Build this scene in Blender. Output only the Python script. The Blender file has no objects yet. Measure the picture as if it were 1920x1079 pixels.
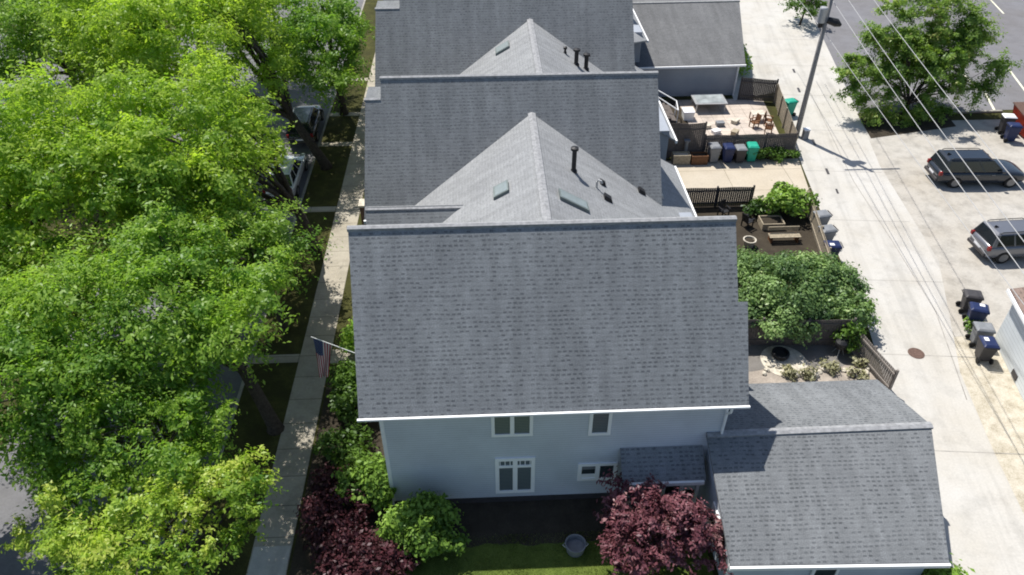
import bpy, math, random
import numpy as np
from mathutils import Vector, Matrix
R = math.radians
random.seed(7)
rng = np.random.default_rng(11)
S = bpy.context.scene
COL = S.collection

# ------------------------------------------------------------------ camera, sky, sun, exposure
cam_d = bpy.data.cameras.new('camera'); cam = bpy.data.objects.new('camera', cam_d); COL.objects.link(cam)
cam_d.sensor_fit = 'HORIZONTAL'; cam_d.sensor_width = 36; cam_d.lens = 1431.75/1920*36
cam_d.clip_end = 2000
cam.matrix_world = (Matrix.Translation((0, 0, 27)) @ Matrix.Rotation(-0.043, 4, 'Z')
                    @ Matrix.Rotation(math.pi/2-0.677, 4, 'X') @ Matrix.Rotation(-0.002, 4, 'Z'))
S.camera = cam
SUN = Vector((-.30, .47, 1)).normalized()          # towards the sun
w = bpy.data.worlds.new('World'); S.world = w; w.use_nodes = True
nt = w.node_tree; bg = nt.nodes['Background']
sky = nt.nodes.new('ShaderNodeTexSky'); sky.sky_type = 'NISHITA'; sky.sun_disc = False
sky.sun_elevation = math.asin(SUN.z); sky.sun_rotation = math.atan2(SUN.x, SUN.y)
nt.links.new(sky.outputs[0], bg.inputs[0]); bg.inputs[1].default_value = .095
sd = bpy.data.lights.new('sun', 'SUN'); sd.energy = 4.7; sd.angle = R(.5); sd.color = (1, .955, .88)
so = bpy.data.objects.new('sun', sd); COL.objects.link(so)
so.rotation_euler = SUN.to_track_quat('Z', 'Y').to_euler()
S.view_settings.view_transform = 'Standard'; S.view_settings.look = 'None'
S.view_settings.gamma = 1; S.view_settings.use_curve_mapping = False
S.view_settings.exposure = 0.42
S.cycles.pixel_filter_type = 'BLACKMAN_HARRIS'; S.cycles.filter_width = 1.9
S.cycles.max_bounces = 6; S.cycles.transparent_max_bounces = 6

# ------------------------------------------------------------------ node helpers and materials
class NB:
    def __init__(s, name):
        s.m = bpy.data.materials.new(name); s.m.use_nodes = True
        s.t = s.m.node_tree; s.b = s.t.nodes['Principled BSDF']
    def n(s, typ, ins=None, **kw):
        x = s.t.nodes.new('ShaderNode'+typ)
        for k, v in kw.items(): setattr(x, k, v)
        for k, v in (ins or {}).items():
            if hasattr(v, 'is_output') or isinstance(v, bpy.types.NodeSocket): s.t.links.new(v, x.inputs[k])
            else: x.inputs[k].default_value = v
        return x
    def math(s, op, a, b=None):
        return s.n('Math', {0: a, **({1: b} if b is not None else {})}, operation=op).outputs[0]
    def uv(s): return s.n('UVMap', uv_map='uv').outputs[0]
    def mix(s, f, a, b, mode='MIX'):
        x = s.n('Mix', data_type='RGBA', blend_type=mode)
        for k, v in ((0, f), (6, a), (7, b)):
            if isinstance(v, bpy.types.NodeSocket): s.t.links.new(v, x.inputs[k])
            else: x.inputs[k].default_value = (v if k == 0 else (*v, 1) if len(v) == 3 else v)
        return x.outputs[2]
    def noise(s, scale, detail=4, vec=None, rough=.6):
        return s.n('TexNoise', {'Scale': scale, 'Detail': detail, 'Roughness': rough, 'Vector': vec or s.uv()}).outputs[0]
    def ramp(s, f, stops):
        x = s.n('ValToRGB', {0: f}); cr = x.color_ramp
        while len(cr.elements) < len(stops): cr.elements.new(.5)
        for e, (p, c) in zip(cr.elements, stops): e.position = p; e.color = (*c, 1) if len(c) == 3 else c
        return x.outputs[0]
    def out(s, col=None, rough=.8, bump=None, bs=.3, bd=.02, spec=.3, metal=0):
        if col is not None:
            if isinstance(col, bpy.types.NodeSocket): s.t.links.new(col, s.b.inputs['Base Color'])
            else: s.b.inputs['Base Color'].default_value = (*col, 1)
        s.b.inputs['Roughness'].default_value = rough; s.b.inputs['Metallic'].default_value = metal
        s.b.inputs['Specular IOR Level'].default_value = spec
        if bump is not None:
            bn = s.n('Bump', {'Height': bump, 'Strength': bs, 'Distance': bd}); s.t.links.new(bn.outputs[0], s.b.inputs['Normal'])
        return s.m

def grey(v): return (v, v, v)
def plain(name, c, rough=.6, var=.25, scale=3, metal=0, spec=.3):
    b = NB(name); f = b.noise(scale, 5)
    lo = tuple(x*(1-var) for x in c); hi = tuple(x*(1+var) for x in c)
    return b.out(b.ramp(f, [(.3, lo), (.7, hi)]), rough, spec=spec, metal=metal)

def shingle(name, base, rowh=.168, dark=.55):
    b = NB(name); uv = b.uv()
    sp = b.n('SeparateXYZ', {0: uv})
    wob = b.math('MULTIPLY', b.math('SUBTRACT', b.noise(.9, 2), .5), .10)
    v = b.math('DIVIDE', b.math('ADD', sp.outputs[1], wob), rowh)
    row = b.math('FLOOR', v); fv = b.math('FRACT', v)
    rr = b.n('TexWhiteNoise', {'W': row}, noise_dimensions='1D').outputs[0]
    u = b.math('ADD', b.math('DIVIDE', sp.outputs[0], .21), b.math('MULTIPLY', rr, 7.3))
    cell = b.math('FLOOR', u); fu = b.math('FRACT', u)
    cv = b.n('CombineXYZ', {0: cell, 1: row})
    wn = b.n('TexWhiteNoise', {'Vector': cv.outputs[0]}, noise_dimensions='2D').outputs[0]
    tone = b.ramp(wn, [(0, grey(.94)), (.5, grey(1.0)), (1, grey(1.07))])
    # dark printed band on the lower edge of each course, broken where the tabs are
    band = b.math('LESS_THAN', fv, .42)
    wn2 = b.n('TexWhiteNoise', {'Vector': b.n('VectorMath', {0: cv.outputs[0], 1: (31.7, 9.2, 0)}, operation='ADD').outputs[0]}, noise_dimensions='2D').outputs[0]
    tab = b.math('MULTIPLY', b.math('GREATER_THAN', wn2, .42), b.math('LESS_THAN', fu, .62))
    cl = b.ramp(b.noise(.8, 3), [(.35, grey(.55)), (.65, grey(1))])
    d1 = b.math('MULTIPLY', band, b.math('ADD', b.math('MULTIPLY', b.math('MULTIPLY', tab, cl), .85), .15))
    c = b.mix(1, tuple(base), tone, 'MULTIPLY')
    c = b.mix(b.math('MULTIPLY', d1, dark), c, (base[0]*.12, base[1]*.13, base[2]*.16))
    big = b.ramp(b.noise(.35, 5), [(.3, (.9, .905, .92)), (.7, (1.07, 1.075, 1.08))])
    fine = b.ramp(b.noise(26, 3), [(.3, grey(.66)), (.7, grey(1.34))])
    streak = b.ramp(b.n('TexNoise', {'Scale': 1, 'Detail': 4, 'Vector': b.n('Mapping', {'Vector': uv, 'Scale': (2.2, .18, 1)}).outputs[0]}).outputs[0], [(.3, grey(.86)), (.7, grey(1.09))])
    c = b.mix(1, c, big, 'MULTIPLY'); c = b.mix(1, c, fine, 'MULTIPLY'); c = b.mix(1, c, streak, 'MULTIPLY')
    h = b.math('MULTIPLY', fv, -.9)
    return b.out(c, .9, h, .35, .012, spec=.15)

def siding(name, base, pitch=.13):
    b = NB(name); sp = b.n('SeparateXYZ', {0: b.uv()})
    fv = b.math('FRACT', b.math('DIVIDE', sp.outputs[1], pitch))
    ln = b.math('LESS_THAN', fv, .1)
    big = b.ramp(b.noise(.5, 4), [(.3, grey(.9)), (.7, grey(1.08))])
    c = b.mix(b.math('MULTIPLY', ln, .6), base, tuple(x*.4 for x in base))
    c = b.mix(1, c, big, 'MULTIPLY')
    return b.out(c, .6, fv, .5, .012, spec=.3)

def concrete(name, base, stain=.25, cell=None, jw=.012, warm=(1, .96, .9)):
    b = NB(name); uv = b.uv()
    a = b.noise(.22, 6); f = b.noise(9, 5); g = b.noise(.9, 6, rough=.7)
    c = b.mix(b.ramp(a, [(.35, grey(0)), (.7, grey(1))]), base, tuple(x*y*.88 for x, y in zip(base, warm)))
    c = b.mix(1, c, b.ramp(f, [(.3, grey(.9)), (.7, grey(1.08))]), 'MULTIPLY')
    c = b.mix(1, c, b.ramp(g, [(.28, grey(1-stain)), (.55, grey(1))]), 'MULTIPLY')
    if cell:
        br = b.n('TexBrick', {'Vector': uv, 'Scale': 1, 'Mortar Size': jw, 'Brick Width': cell[0], 'Row Height': cell[1],
                              'Color1': (1, 1, 1, 1), 'Color2': (.9, .9, .9, 1), 'Mortar': (.45, .44, .42, 1)}, offset=0)
        c = b.mix(1, c, br.outputs[0], 'MULTIPLY')
    return b.out(c, .85, f, .25, .01, spec=.2)

def worn_concrete(name, base):
    b = NB(name); uv = b.uv()
    rot = b.n('Mapping', {'Vector': uv, 'Rotation': (0, 0, R(9.2))}).outputs[0]
    st = b.n('TexNoise', {'Scale': 1, 'Detail': 5, 'Roughness': .6, 'Vector': b.n('Mapping', {'Vector': rot, 'Scale': (1.5, .07, 1)}).outputs[0]}).outputs[0]
    a = b.noise(.25, 6); f = b.noise(11, 5); g = b.noise(.8, 7, rough=.7); sp = b.noise(2.6, 3)
    c = b.mix(b.ramp(a, [(.35, grey(0)), (.7, grey(1))]), base, tuple(x*y for x, y in zip(base, (.9, .87, .82))))
    c = b.mix(1, c, b.ramp(st, [(.32, grey(.84)), (.52, grey(1))]), 'MULTIPLY')
    c = b.mix(1, c, b.ramp(f, [(.3, grey(.92)), (.7, grey(1.06))]), 'MULTIPLY')
    c = b.mix(1, c, b.ramp(g, [(.27, grey(.8)), (.5, grey(1))]), 'MULTIPLY')
    c = b.mix(1, c, b.ramp(sp, [(.2, (.55, .5, .45)), (.3, grey(1))]), 'MULTIPLY')
    return b.out(c, .88, f, .25, .01, spec=.2)

def patchy(name, stops, scale=1.2, fine=14, bump=.5):
    b = NB(name); f = b.noise(scale, 7, rough=.72); g = b.noise(fine, 4)
    k = b.math('ADD', b.math('MULTIPLY', f, .65), b.math('MULTIPLY', g, .35))
    return b.out(b.ramp(k, stops), .95, g, bump, .05, spec=.1)

def leafmat(name, lo, hi, trans=.45, alt=None):
    b = NB(name)
    at = b.n('Attribute', attribute_name='lv').outputs['Fac']
    c = b.ramp(at, [(0, lo), (1, hi)] if alt is None else [(0, lo), (.82, hi), (1, alt)])
    b.t.nodes.remove(b.b)
    d = b.n('BsdfDiffuse', {'Color': c}); t = b.n('BsdfTranslucent', {'Color': b.mix(1, c, (1.02, 1.08, .6), 'MULTIPLY')})
    gl = b.n('BsdfGlossy', {'Color': (.9, .95, 1, 1), 'Roughness': .42})
    m = b.n('MixShader', {0: trans, 1: d.outputs[0], 2: t.outputs[0]})
    m2 = b.n('MixShader', {0: .015, 1: m.outputs[0], 2: gl.outputs[0]})
    b.t.links.new(m2.outputs[0], b.t.nodes['Material Output'].inputs[0])
    return b.m

M = {}
M['shingle'] = shingle('grey_shingle', (.232, .244, .253))  # colour lifted above the garage's to offset the weak sun on this slope
M['shingle_garage'] = shingle('garage_shingle', (.18, .189, .196))
M['shingle_far'] = shingle('grey_shingle_fine', (.2, .21, .217), dark=.4)
M['shingle_g3'] = shingle('dull_grey_shingle', (.15, .152, .155), dark=.3)
M['shingle_wing'] = shingle('light_grey_shingle', (.27, .277, .284), dark=.2)
M['cap'] = plain('ridge_cap_shingle', (.27, .275, .285), .9, .3, 5)
M['siding'] = siding('blue_grey_siding', (.60, .645, .71))
M['siding2'] = siding('grey_siding', (.33, .36, .41))
M['white'] = plain('white_trim', (.84, .85, .86), .5, .05)
M['frame'] = plain('white_window_frame', (.92, .92, .92), .45, .03)
M['whitewall'] = siding('pale_siding', (.66, .70, .72), .22)
M['brownroof'] = shingle('brown_shingle', (.22, .165, .14))
M['glass'] = None
b = NB('window_glass'); f = b.noise(1.1, 2)
M['glass'] = b.out(b.ramp(f, [(.3, (.02, .03, .035)), (.7, (.06, .075, .08))]), .08, spec=.6)
b = NB('blind_behind_glass'); sp = b.n('SeparateXYZ', {0: b.uv()}); fr = b.math('FRACT', b.math('DIVIDE', sp.outputs[1], .09))
M['blind'] = b.out(b.mix(b.math('LESS_THAN', fr, .35), (.16, .19, .20), (.07, .09, .1)), .25, spec=.5)
M['alley'] = worn_concrete('pale_concrete', (.50, .488, .462))
M['drive'] = concrete('warm_concrete', (.53, .475, .39), .1, (4.2, 2.7), .018)
M['walk'] = concrete('sidewalk_concrete', (.41, .38, .32), .3, (1.6, 1.5), .02)
M['apron'] = concrete('stained_concrete', (.44, .42, .385), .35)
M['kerb'] = concrete('kerb_concrete', (.36, .35, .32), .35)
M['asphalt'] = concrete('asphalt', (.17, .172, .185), .25)
M['lot'] = concrete('parking_asphalt', (.185, .185, .20), .18)
M['paint'] = plain('road_paint', (.68, .66, .52), .6, .25, 4)
M['joint'] = plain('dark_joint', (.30, .285, .26), .9, .3, 2)
M['grass'] = patchy('lawn', [(.3, (.04, .055, .014)), (.5, (.10, .14, .028)), (.72, (.20, .25, .06))], 1.1, 30)
M['shadegrass'] = patchy('shaded_parkway_grass', [(.3, (.035, .03, .016)), (.5, (.05, .052, .018)), (.72, (.12, .115, .035))], .9, 20)  # grass colour darkened and browned for the trees' shade over it
M['soil'] = patchy('garden_soil', [(.3, (.03, .025, .02)), (.6, (.06, .05, .037)), (.75, (.13, .11, .08))], 1.4, 12)
M['sand'] = patchy('sandy_yard', [(.3, (.22, .19, .165)), (.5, (.32, .28, .24)), (.72, (.52, .45, .38))], 1.2, 10)
M['gravel'] = patchy('tan_gravel', [(.32, (.22, .19, .14)), (.46, (.42, .38, .30)), (.6, (.55, .51, .43)), (.75, (.64, .60, .52))], 1.6, 16)
M['yardshade'] = concrete('yard_shade_grey', (.20, .19, .18), .3)  # grey that carries the back yard's shade in its colour
M['patio'] = concrete('patio_stone', (.58, .51, .45), .4, (.9, .6), .014)
M['bark'] = plain('bark', (.06, .05, .04), .95, .5, 6)
M['fence'] = plain('weathered_fence', (.12, .105, .098), .9, .3, 7)
M['fence_grey'] = plain('silvered_fence', (.24, .215, .195), .9, .3, 7)
M['fence_tan'] = plain('tan_fence', (.30, .26, .2), .9, .35, 7)
M['dark'] = plain('black_plastic', (.02, .02, .022), .45, .2)
M['binblue'] = plain('navy_plastic', (.018, .028, .085), .4, .25)
M['bingrey'] = plain('grey_plastic', (.20, .21, .225), .5, .2)
M['binblack'] = plain('charcoal_plastic', (.055, .052, .055), .5, .2)
M['bingreen'] = plain('teal_plastic', (.02, .32, .22), .45, .2)
M['paper'] = plain('white_sticker', (.75, .75, .78), .6, .05)
M['metal'] = plain('galvanised_metal', (.42, .43, .44), .4, .15, 4, metal=.4)
M['polemetal'] = plain('weathered_pole_wood', (.25, .24, .235), .85, .25, 5)
M['wire'] = plain('pale_cable', (.42, .42, .42), .5, .1)
M['wood'] = plain('brown_wood', (.16, .075, .035), .7, .35, 6)
M['wood_pale'] = plain('pale_wood', (.34, .29, .21), .8, .3, 6)
M['rust'] = plain('rusty_iron', (.12, .075, .06), .8, .35, 9)
M['red'] = plain('red_paint', (.40, .05, .025), .5, .25, 2)
M['stone'] = plain('pale_stone', (.52, .48, .4), .9, .3, 4)
M['tyre'] = plain('tyre_rubber', (.018, .018, .018), .8, .2)
M['rim'] = plain('alloy_rim', (.22, .225, .235), .35, .1, metal=.6)
M['lamp'] = plain('lamp_lens', (.7, .68, .65), .2, .1)
M['tail'] = plain('tail_lens', (.22, .02, .02), .25, .2)
M['carglass'] = plain('car_glass', (.015, .02, .025), .07, .2, spec=.7)
def paint(name, c, rough=.25):
    b = NB(name); b.b.inputs['Coat Weight'].default_value = .6; b.b.inputs['Coat Roughness'].default_value = .1
    return b.out(b.ramp(b.noise(.8, 3), [(.3, tuple(x*.92 for x in c)), (.7, tuple(x*1.06 for x in c))]), rough, spec=.5, metal=.3)
M['car_black'] = paint('dark_blue_grey_paint', (.022, .028, .038))
M['car_grey'] = paint('silver_grey_paint', (.16, .165, .185))
M['car_green'] = paint('grey_green_paint', (.075, .09, .085))
M['car_white'] = paint('white_car_paint', (.72, .73, .75))
M['car_maroon'] = paint('dark_maroon_paint', (.06, .02, .025))
M['brick'] = patchy('brown_brick', [(.3, (.10, .06, .045)), (.7, (.2, .13, .1))], 4, 20)

# ------------------------------------------------------------------ mesh helpers
class MB:
    def __init__(s): s.v = []; s.f = []
    def add(s, vs, fs):
        o = len(s.v); s.v += [tuple(map(float, p)) for p in vs]; s.f += [tuple(i+o for i in f) for f in fs]; return s
    def poly(s, pts): return s.add(pts, [tuple(range(len(pts)))])
    def slab(s, pts, t=.14, d=(0, 0, -1)):
        n = len(pts); lo = [tuple(p[i]+d[i]*t for i in range(3)) for p in pts]
        return s.add(list(pts)+lo, [tuple(range(n)), tuple(range(2*n-1, n-1, -1))] + [(i, i+n, (i+1) % n+n, (i+1) % n) for i in range(n)])
    def hexa(s, a, b):          # two quads (bottom a, top b), same order counter-clockwise from above
        return s.add(list(a)+list(b), [(3, 2, 1, 0), (4, 5, 6, 7)]+[(i, (i+1) % 4, (i+1) % 4+4, i+4) for i in range(4)])
    def box(s, x0, x1, y0, y1, z0, z1):
        q = lambda z: [(x0, y0, z), (x1, y0, z), (x1, y1, z), (x0, y1, z)]
        return s.hexa(q(z0), q(z1))
    def wallseg(s, p, q, z0, z1, t):          # upright board between two ground points
        d = Vector((q[0]-p[0], q[1]-p[1], 0)).normalized(); n = Vector((-d.y, d.x, 0))*t/2
        c = [(p[0]-n.x*-1, p[1]-n.y*-1), (p[0]-n.x, p[1]-n.y), (q[0]-n.x, q[1]-n.y), (q[0]+n.x, q[1]+n.y)]
        return s.hexa([(x, y, z0) for x, y in c], [(x, y, z1) for x, y in c])
    def tube(s, pts, r, n=8, cap=True):
        pts = [Vector(p) for p in pts]; rs = r if isinstance(r, (list, tuple)) else [r]*len(pts); vs = []; fs = []
        for i, p in enumerate(pts):
            d = (pts[min(i+1, len(pts)-1)]-pts[max(i-1, 0)]).normalized()
            a = d.cross(Vector((0, 0, 1)) if abs(d.z) < .9 else Vector((1, 0, 0))).normalized(); c = d.cross(a)
            for k in range(n):
                t = 2*math.pi*k/n; vs.append(p+(a*math.cos(t)+c*math.sin(t))*rs[i])
        for i in range(len(pts)-1):
            for k in range(n): fs.append((i*n+k, i*n+(k+1) % n, (i+1)*n+(k+1) % n, (i+1)*n+k))
        if cap: fs += [tuple(range(n-1, -1, -1)), tuple(range((len(pts)-1)*n, len(pts)*n))]
        return s.add(vs, fs)
    def lathe(s, prof, c=(0, 0, 0), n=16):    # prof = (r, z)
        vs = []; fs = []
        for r, z in prof:
            for k in range(n):
                t = 2*math.pi*k/n; vs.append((c[0]+r*math.cos(t), c[1]+r*math.sin(t), c[2]+z))
        for i in range(len(prof)-1):
            for k in range(n): fs.append((i*n+k, i*n+(k+1) % n, (i+1)*n+(k+1) % n, (i+1)*n+k))
        fs += [tuple(range(n-1, -1, -1)), tuple(range((len(prof)-1)*n, len(prof)*n))]
        return s.add(vs, fs)
    def build(s, name, mat, parent=None, world=True, smooth=False, bevel=0, sub=0):
        me = bpy.data.meshes.new(name); vs = np.array(s.v)
        if parent is not None and world:
            q = parent
            while q is not None: vs = vs-np.array(q.location); q = q.parent
        me.from_pydata(vs.tolist(), [], s.f); me.update()
        uvl = me.uv_layers.new(name='uv'); base = np.array(s.v)
        co = np.zeros((len(me.loops), 2))
        for p in me.polygons:
            n = p.normal
            if abs(n.z) > .985: u = Vector((1, 0, 0)); v = Vector((0, 1, 0))
            else: u = Vector((0, 0, 1)).cross(n).normalized(); v = n.cross(u)
            for li in p.loop_indices:
                q = base[me.loops[li].vertex_index]; co[li] = (q @ np.array(u), q @ np.array(v))
        uvl.data.foreach_set('uv', co.ravel())
        if smooth: me.polygons.foreach_set('use_smooth', [True]*len(me.polygons))
        me.materials.append(mat); o = bpy.data.objects.new(name, me); COL.objects.link(o)
        if parent is not None: o.parent = parent
        if bevel:
            bv = o.modifiers.new('bevel', 'BEVEL'); bv.width = bevel; bv.segments = 2; bv.limit_method = 'ANGLE'; bv.angle_limit = R(40)
        if sub:
            sb = o.modifiers.new('subsurf', 'SUBSURF'); sb.levels = sub; sb.render_levels = sub
        return o

def tag(o, label=None, cat=None, group=None, kind=None):
    for k, v in (('label', label), ('category', cat), ('group', group), ('kind', kind)):
        if v: o[k] = v
    return o
def thing(name, label, cat, loc=(0, 0, 0), rz=0, group=None):
    o = bpy.data.objects.new(name, None); COL.objects.link(o); o.location = loc; o.rotation_euler = (0, 0, rz)
    o.empty_display_size = .3
    return tag(o, label, cat, group)
def copy_tree(o, parent=None):
    c = o.copy(); COL.objects.link(c)
    if parent is not None: c.parent = parent
    for ch in list(o.children): copy_tree(ch, c)
    return c
def struct(name, pts, z, mat):
    return tag(MB().poly([(x, y, z) for x, y in pts]).build(name, mat), kind='structure')

# ------------------------------------------------------------------ ground and paving
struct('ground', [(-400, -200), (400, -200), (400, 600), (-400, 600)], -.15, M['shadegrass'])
struct('street', [(-22, -60), (-12.1, -60), (-12.1, 220), (-22, 220)], -.13, M['asphalt'])
struct('cross_street', [(-60, 50), (-22.2, 50), (-22.2, 75), (-60, 75)], -.135, M['lot'])
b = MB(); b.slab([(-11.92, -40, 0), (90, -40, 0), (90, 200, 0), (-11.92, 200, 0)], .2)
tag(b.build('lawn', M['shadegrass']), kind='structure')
b = MB()
y = -30.0
while y < 120:
    b.box(-12.1, -11.925, y, y+2.97, -.2, .012); y += 3
tag(b.build('kerb', M['kerb'], bevel=.02), kind='structure')
struct('sidewalk', [(-9.55, -30), (-8.0, -30), (-8.0, 160), (-9.55, 160)], .012, M['walk'])
b = MB()
for y in (28.05, 41.9, 50.7, 55.6, 62.2):
    b.poly([(-11.9, y, .008), (-9.56, y, .008), (-9.56, y+.6, .008), (-11.9, y+.6, .008)])
tag(b.build('parkway_path', M['walk']), kind='structure')
b = MB()
for y in (27.9, 41.6, 55.2): b.poly([(-7.99, y, .008), (-5.2, y, .008), (-5.2, y+1, .008), (-7.99, y+1, .008)])
tag(b.build('porch_path', M['walk']), kind='structure')
struct('walk_slab', [(-9.5, 6), (-8.05, 6), (-8.05, 17.6), (-9.5, 17.6)], .016, M['alley'])
struct('front_lawn', [(-4, 8), (8.4, 8), (8.4, 18.0), (-4, 18.2)], .01, M['grass'])
struct('wall_shade_bed', [(-4, 19.3)]+[(-4+k*.31, 17.25+.05*math.sin(k*1.7)+.06*math.sin(k*.6)) for k in range(41)]+[(8.4, 19.3)], .012, M['soil'])  # soil bed widened so its dark colour stands in for the house's shadow
struct('garage_apron', [(20.5, 56.9), (24.8, 58.5), (30.5, 92), (24.0, 92)], .009, M['alley'])
struct('planting_bed', [(-7.9, 8), (-4.05, 8), (-4.05, 27), (-7.9, 27)], .006, M['soil'])
AL = [(15.2, 4), (17.44, 15.6), (19.19, 24.71), (20.09, 29.09), (22.57, 47.35), (28.47, 81.1), (35, 118)]
AR = [(40, 118), (34.1, 78), (29.75, 54.8), (27.87, 46), (26.66, 34.9), (24.5, 29), (23.3, 25.8), (22.36, 21.1), (21.83, 17.7), (19.6, 4)]
struct('alley', AL+AR, .012, M['alley'])
struct('parking_apron', [(24.3, 28.4), (26.6, 34.9), (27.8, 46), (29.3, 52.6), (60, 52.6), (60, 28.4)], .008, M['apron'])
struct('gravel_strip', [(19.6, 4), (21.83, 17.7), (22.36, 21.1), (23.3, 25.8), (24.5, 29), (25.2, 31), (29, 31), (29, 4)], .004, M['gravel'])
struct('parking_lot', [(29.6, 54.2), (34.1, 78), (40, 118), (120, 118), (120, 54.2)], .01, M['lot'])
struct('tree_bed', [(28.9, 50.0), (29.5, 54.1), (36.5, 54.1), (36.2, 51.6)], .014, M['soil'])
b = MB(); b.box(36.6, 41.0, 53.75, 53.95, 0, .14); b.box(42.4, 60, 53.75, 53.95, 0, .14)
tag(b.build('lot_kerb', M['kerb']), kind='structure')
b = MB()
for (x0, y0, x1, y1) in ((54.6, 81.5, 53.3, 75.6), (41.75, 61.6, 41.25, 57.9), (41.5, 57.2, 40.5, 53.9), (46.3, 62.6, 44.6, 55.8)):
    d = Vector((x1-x0, y1-y0, 0)).normalized(); n = Vector((-d.y, d.x, 0))*.09
    b.poly([(x0-n.x, y0-n.y, .016), (x0+n.x, y0+n.y, .016), (x1+n.x, y1+n.y, .016), (x1-n.x, y1-n.y, .016)][::-1])
tag(b.build('parking_line', M['paint']), kind='structure')
struct('driveway', [(9.4, 41.75), (21.6, 41.9), (22.5, 47.3), (9.4, 47.45)], .008, M['drive'])
struct('back_yard', [(9, 22.4), (18.7, 22.4), (19.05, 25), (18.6, 28.3), (9, 28.3)], .006, M['sand'])
struct('yard_shade', [(9, 26.7)]+[(10+k*.5, 26.6+.25*math.sin(k*.8)) for k in range(17)]+[(18.6, 26.7), (18.5, 28.3), (9, 28.3)], .010, M['yardshade'])  # darker sheet painting in the shade below the fence and bush
struct('garden_bed', [(9, 28.5), (19, 28.5), (21.3, 41.5), (9, 41.5)], .006, M['soil'])
struct('yard_dark_ground', [(9.5, 48), (15.9, 48), (15.9, 57.2), (9.5, 57.2)], .011, M['soil'])  # darker ground sheet over the left part of the patio
struct('patio', [(9.5, 48), (22, 48), (22.9, 57.2), (9.5, 57.2)], .006, M['patio'])
# paving joints and worn seams of the alley
b = MB()
def strip(pts, wd, z=.0165):
    for (p, q) in zip(pts, pts[1:]):
        d = Vector((q[0]-p[0], q[1]-p[1], 0)).normalized(); n = Vector((-d.y, d.x, 0))*wd/2
        b.poly([(p[0]+n.x, p[1]+n.y, z), (p[0]-n.x, p[1]-n.y, z), (q[0]-n.x, q[1]-n.y, z), (q[0]+n.x, q[1]+n.y, z)])
for k in range(11):
    y = 9+k*6.1; xl = np.interp(y, [p[1] for p in AL], [p[0] for p in AL]); strip([(xl+.1, y), (xl+5.3, y-.5)], .035)
strip([(22.7, 24), (24.3, 30.4), (24.8, 37), (25.2, 44), (27.2, 58)], .05)
tag(b.build('alley_joint', M['joint']), kind='structure')
b = MB()
for (x, y, L, wd) in ((24.45, 49.6, .9, .16), (23.9, 45.4, .8, .15), (26.4, 58.6, .9, .16), (27.3, 62.5, .8, .15), (23.6, 42.8, .6, .12)):
    b.poly([(x-wd, y-L/2, .0205), (x+wd*.2, y-L/2, .0205), (x+wd, y+L/2, .0205), (x-wd*.2, y+L/2, .0205)])
tag(b.build('tar_patch', M['binblack']), kind='structure')
b = MB(); b.lathe([(.40, .0), (.40, .02), (.33, .026), (.32, .018), (.1, .018)], (21.75, 27.25, .012), 24)
tag(b.build('manhole_cover', M['rust']), 'round rusty manhole cover in the pale concrete alley', 'manhole cover')

# ------------------------------------------------------------------ houses
def win(parent, x0, x1, z0, z1, y, lights=2, transom=0, sills=True, glass=('blind', 'blind'), fw=.1):
    f = MB(); t = .06
    def fr(a, b_, c, d): f.box(a, b_, y-t, y+.02, c, d)
    fr(x0, x1, z1-fw, z1); fr(x0, x1, z0, z0+fw)
    mid = [x0+(x1-x0)*k/lights for k in range(lights+1)]
    for k, m in enumerate(mid):
        a = m if k == 0 else m-fw if k == lights else m-fw/2-.015
        f.box(a, a+fw+(.03 if 0 < k < lights else 0), y-t+.002, y+.02, z0+fw, z1-fw)
    zt = z1-fw
    if transom:
        zt = z1-transom
        f.box(x0+fw, x1-fw, y-t+.004, y+.02, zt-.08, zt+.05)
    w_ = f.build('window', M['frame'], parent)
    if transom:
        g = MB(); g.box(x0+fw, x1-fw, y-.02, y-.008, zt+.04, z1-fw); g.build('transom_pane', M['blind'], w_)
        n = lights*4
        for k in range(1, n):
            if k % 4:
                mu = MB(); mu.box(x0+(x1-x0)*k/n-.018, x0+(x1-x0)*k/n+.018, y-.04, y-.021, zt+.041, z1-fw-.001)
                mu.build('muntin', M['white'], w_)
    for k in range(lights):
        g = MB(); g.box(mid[k]+fw*.6, mid[k+1]-fw*.6, y-.022, y-.006, z0+fw*.8, zt-.02)
        g.build('pane', M[glass[k]], w_)
    return w_

TAN = (11.19-5.68)/4.63
def gable_walls(parent, x0, x1, y0, y1, yr, zr, tan, mat, drop=.27, name='wall'):
    zt = zr-drop
    pr = [(y0, 0), (y1, 0), (y1, zt-(y1-yr)*tan), (yr, zt), (y0, zt-(yr-y0)*tan)]
    b = MB(); n = 5
    b.add([(x0, y, z) for y, z in pr]+[(x1, y, z) for y, z in pr],
          [(0, 4, 3, 2, 1), (5, 6, 7, 8, 9)]+[(i, (i+1) % n, (i+1) % n+n, i+n) for i in range(n)])
    return b.build(name, mat, parent)
def ridge_cap(parent, p, q, wd=.125, tan=TAN, t=.10):
    p = Vector(p); q = Vector(q); d = (q-p).normalized(); n = Vector((-d.y, d.x, 0))*wd
    b = MB(); e = -wd*tan; h = t; pr = [(-1, e-.02), (-1, e+h), (0, e+h+.045), (1, e+h), (1, e-.02)]
    vs = [tuple(o+n*a+Vector((0, 0, z))) for o in (p, q) for a, z in pr]
    b.add(vs, [(0, 1, 6, 5), (1, 2, 7, 6), (2, 3, 8, 7), (3, 4, 9, 8), (4, 3, 2, 1, 0), (5, 6, 7, 8, 9)])
    return b.build('ridge_vent', M['cap'], parent)

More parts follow.
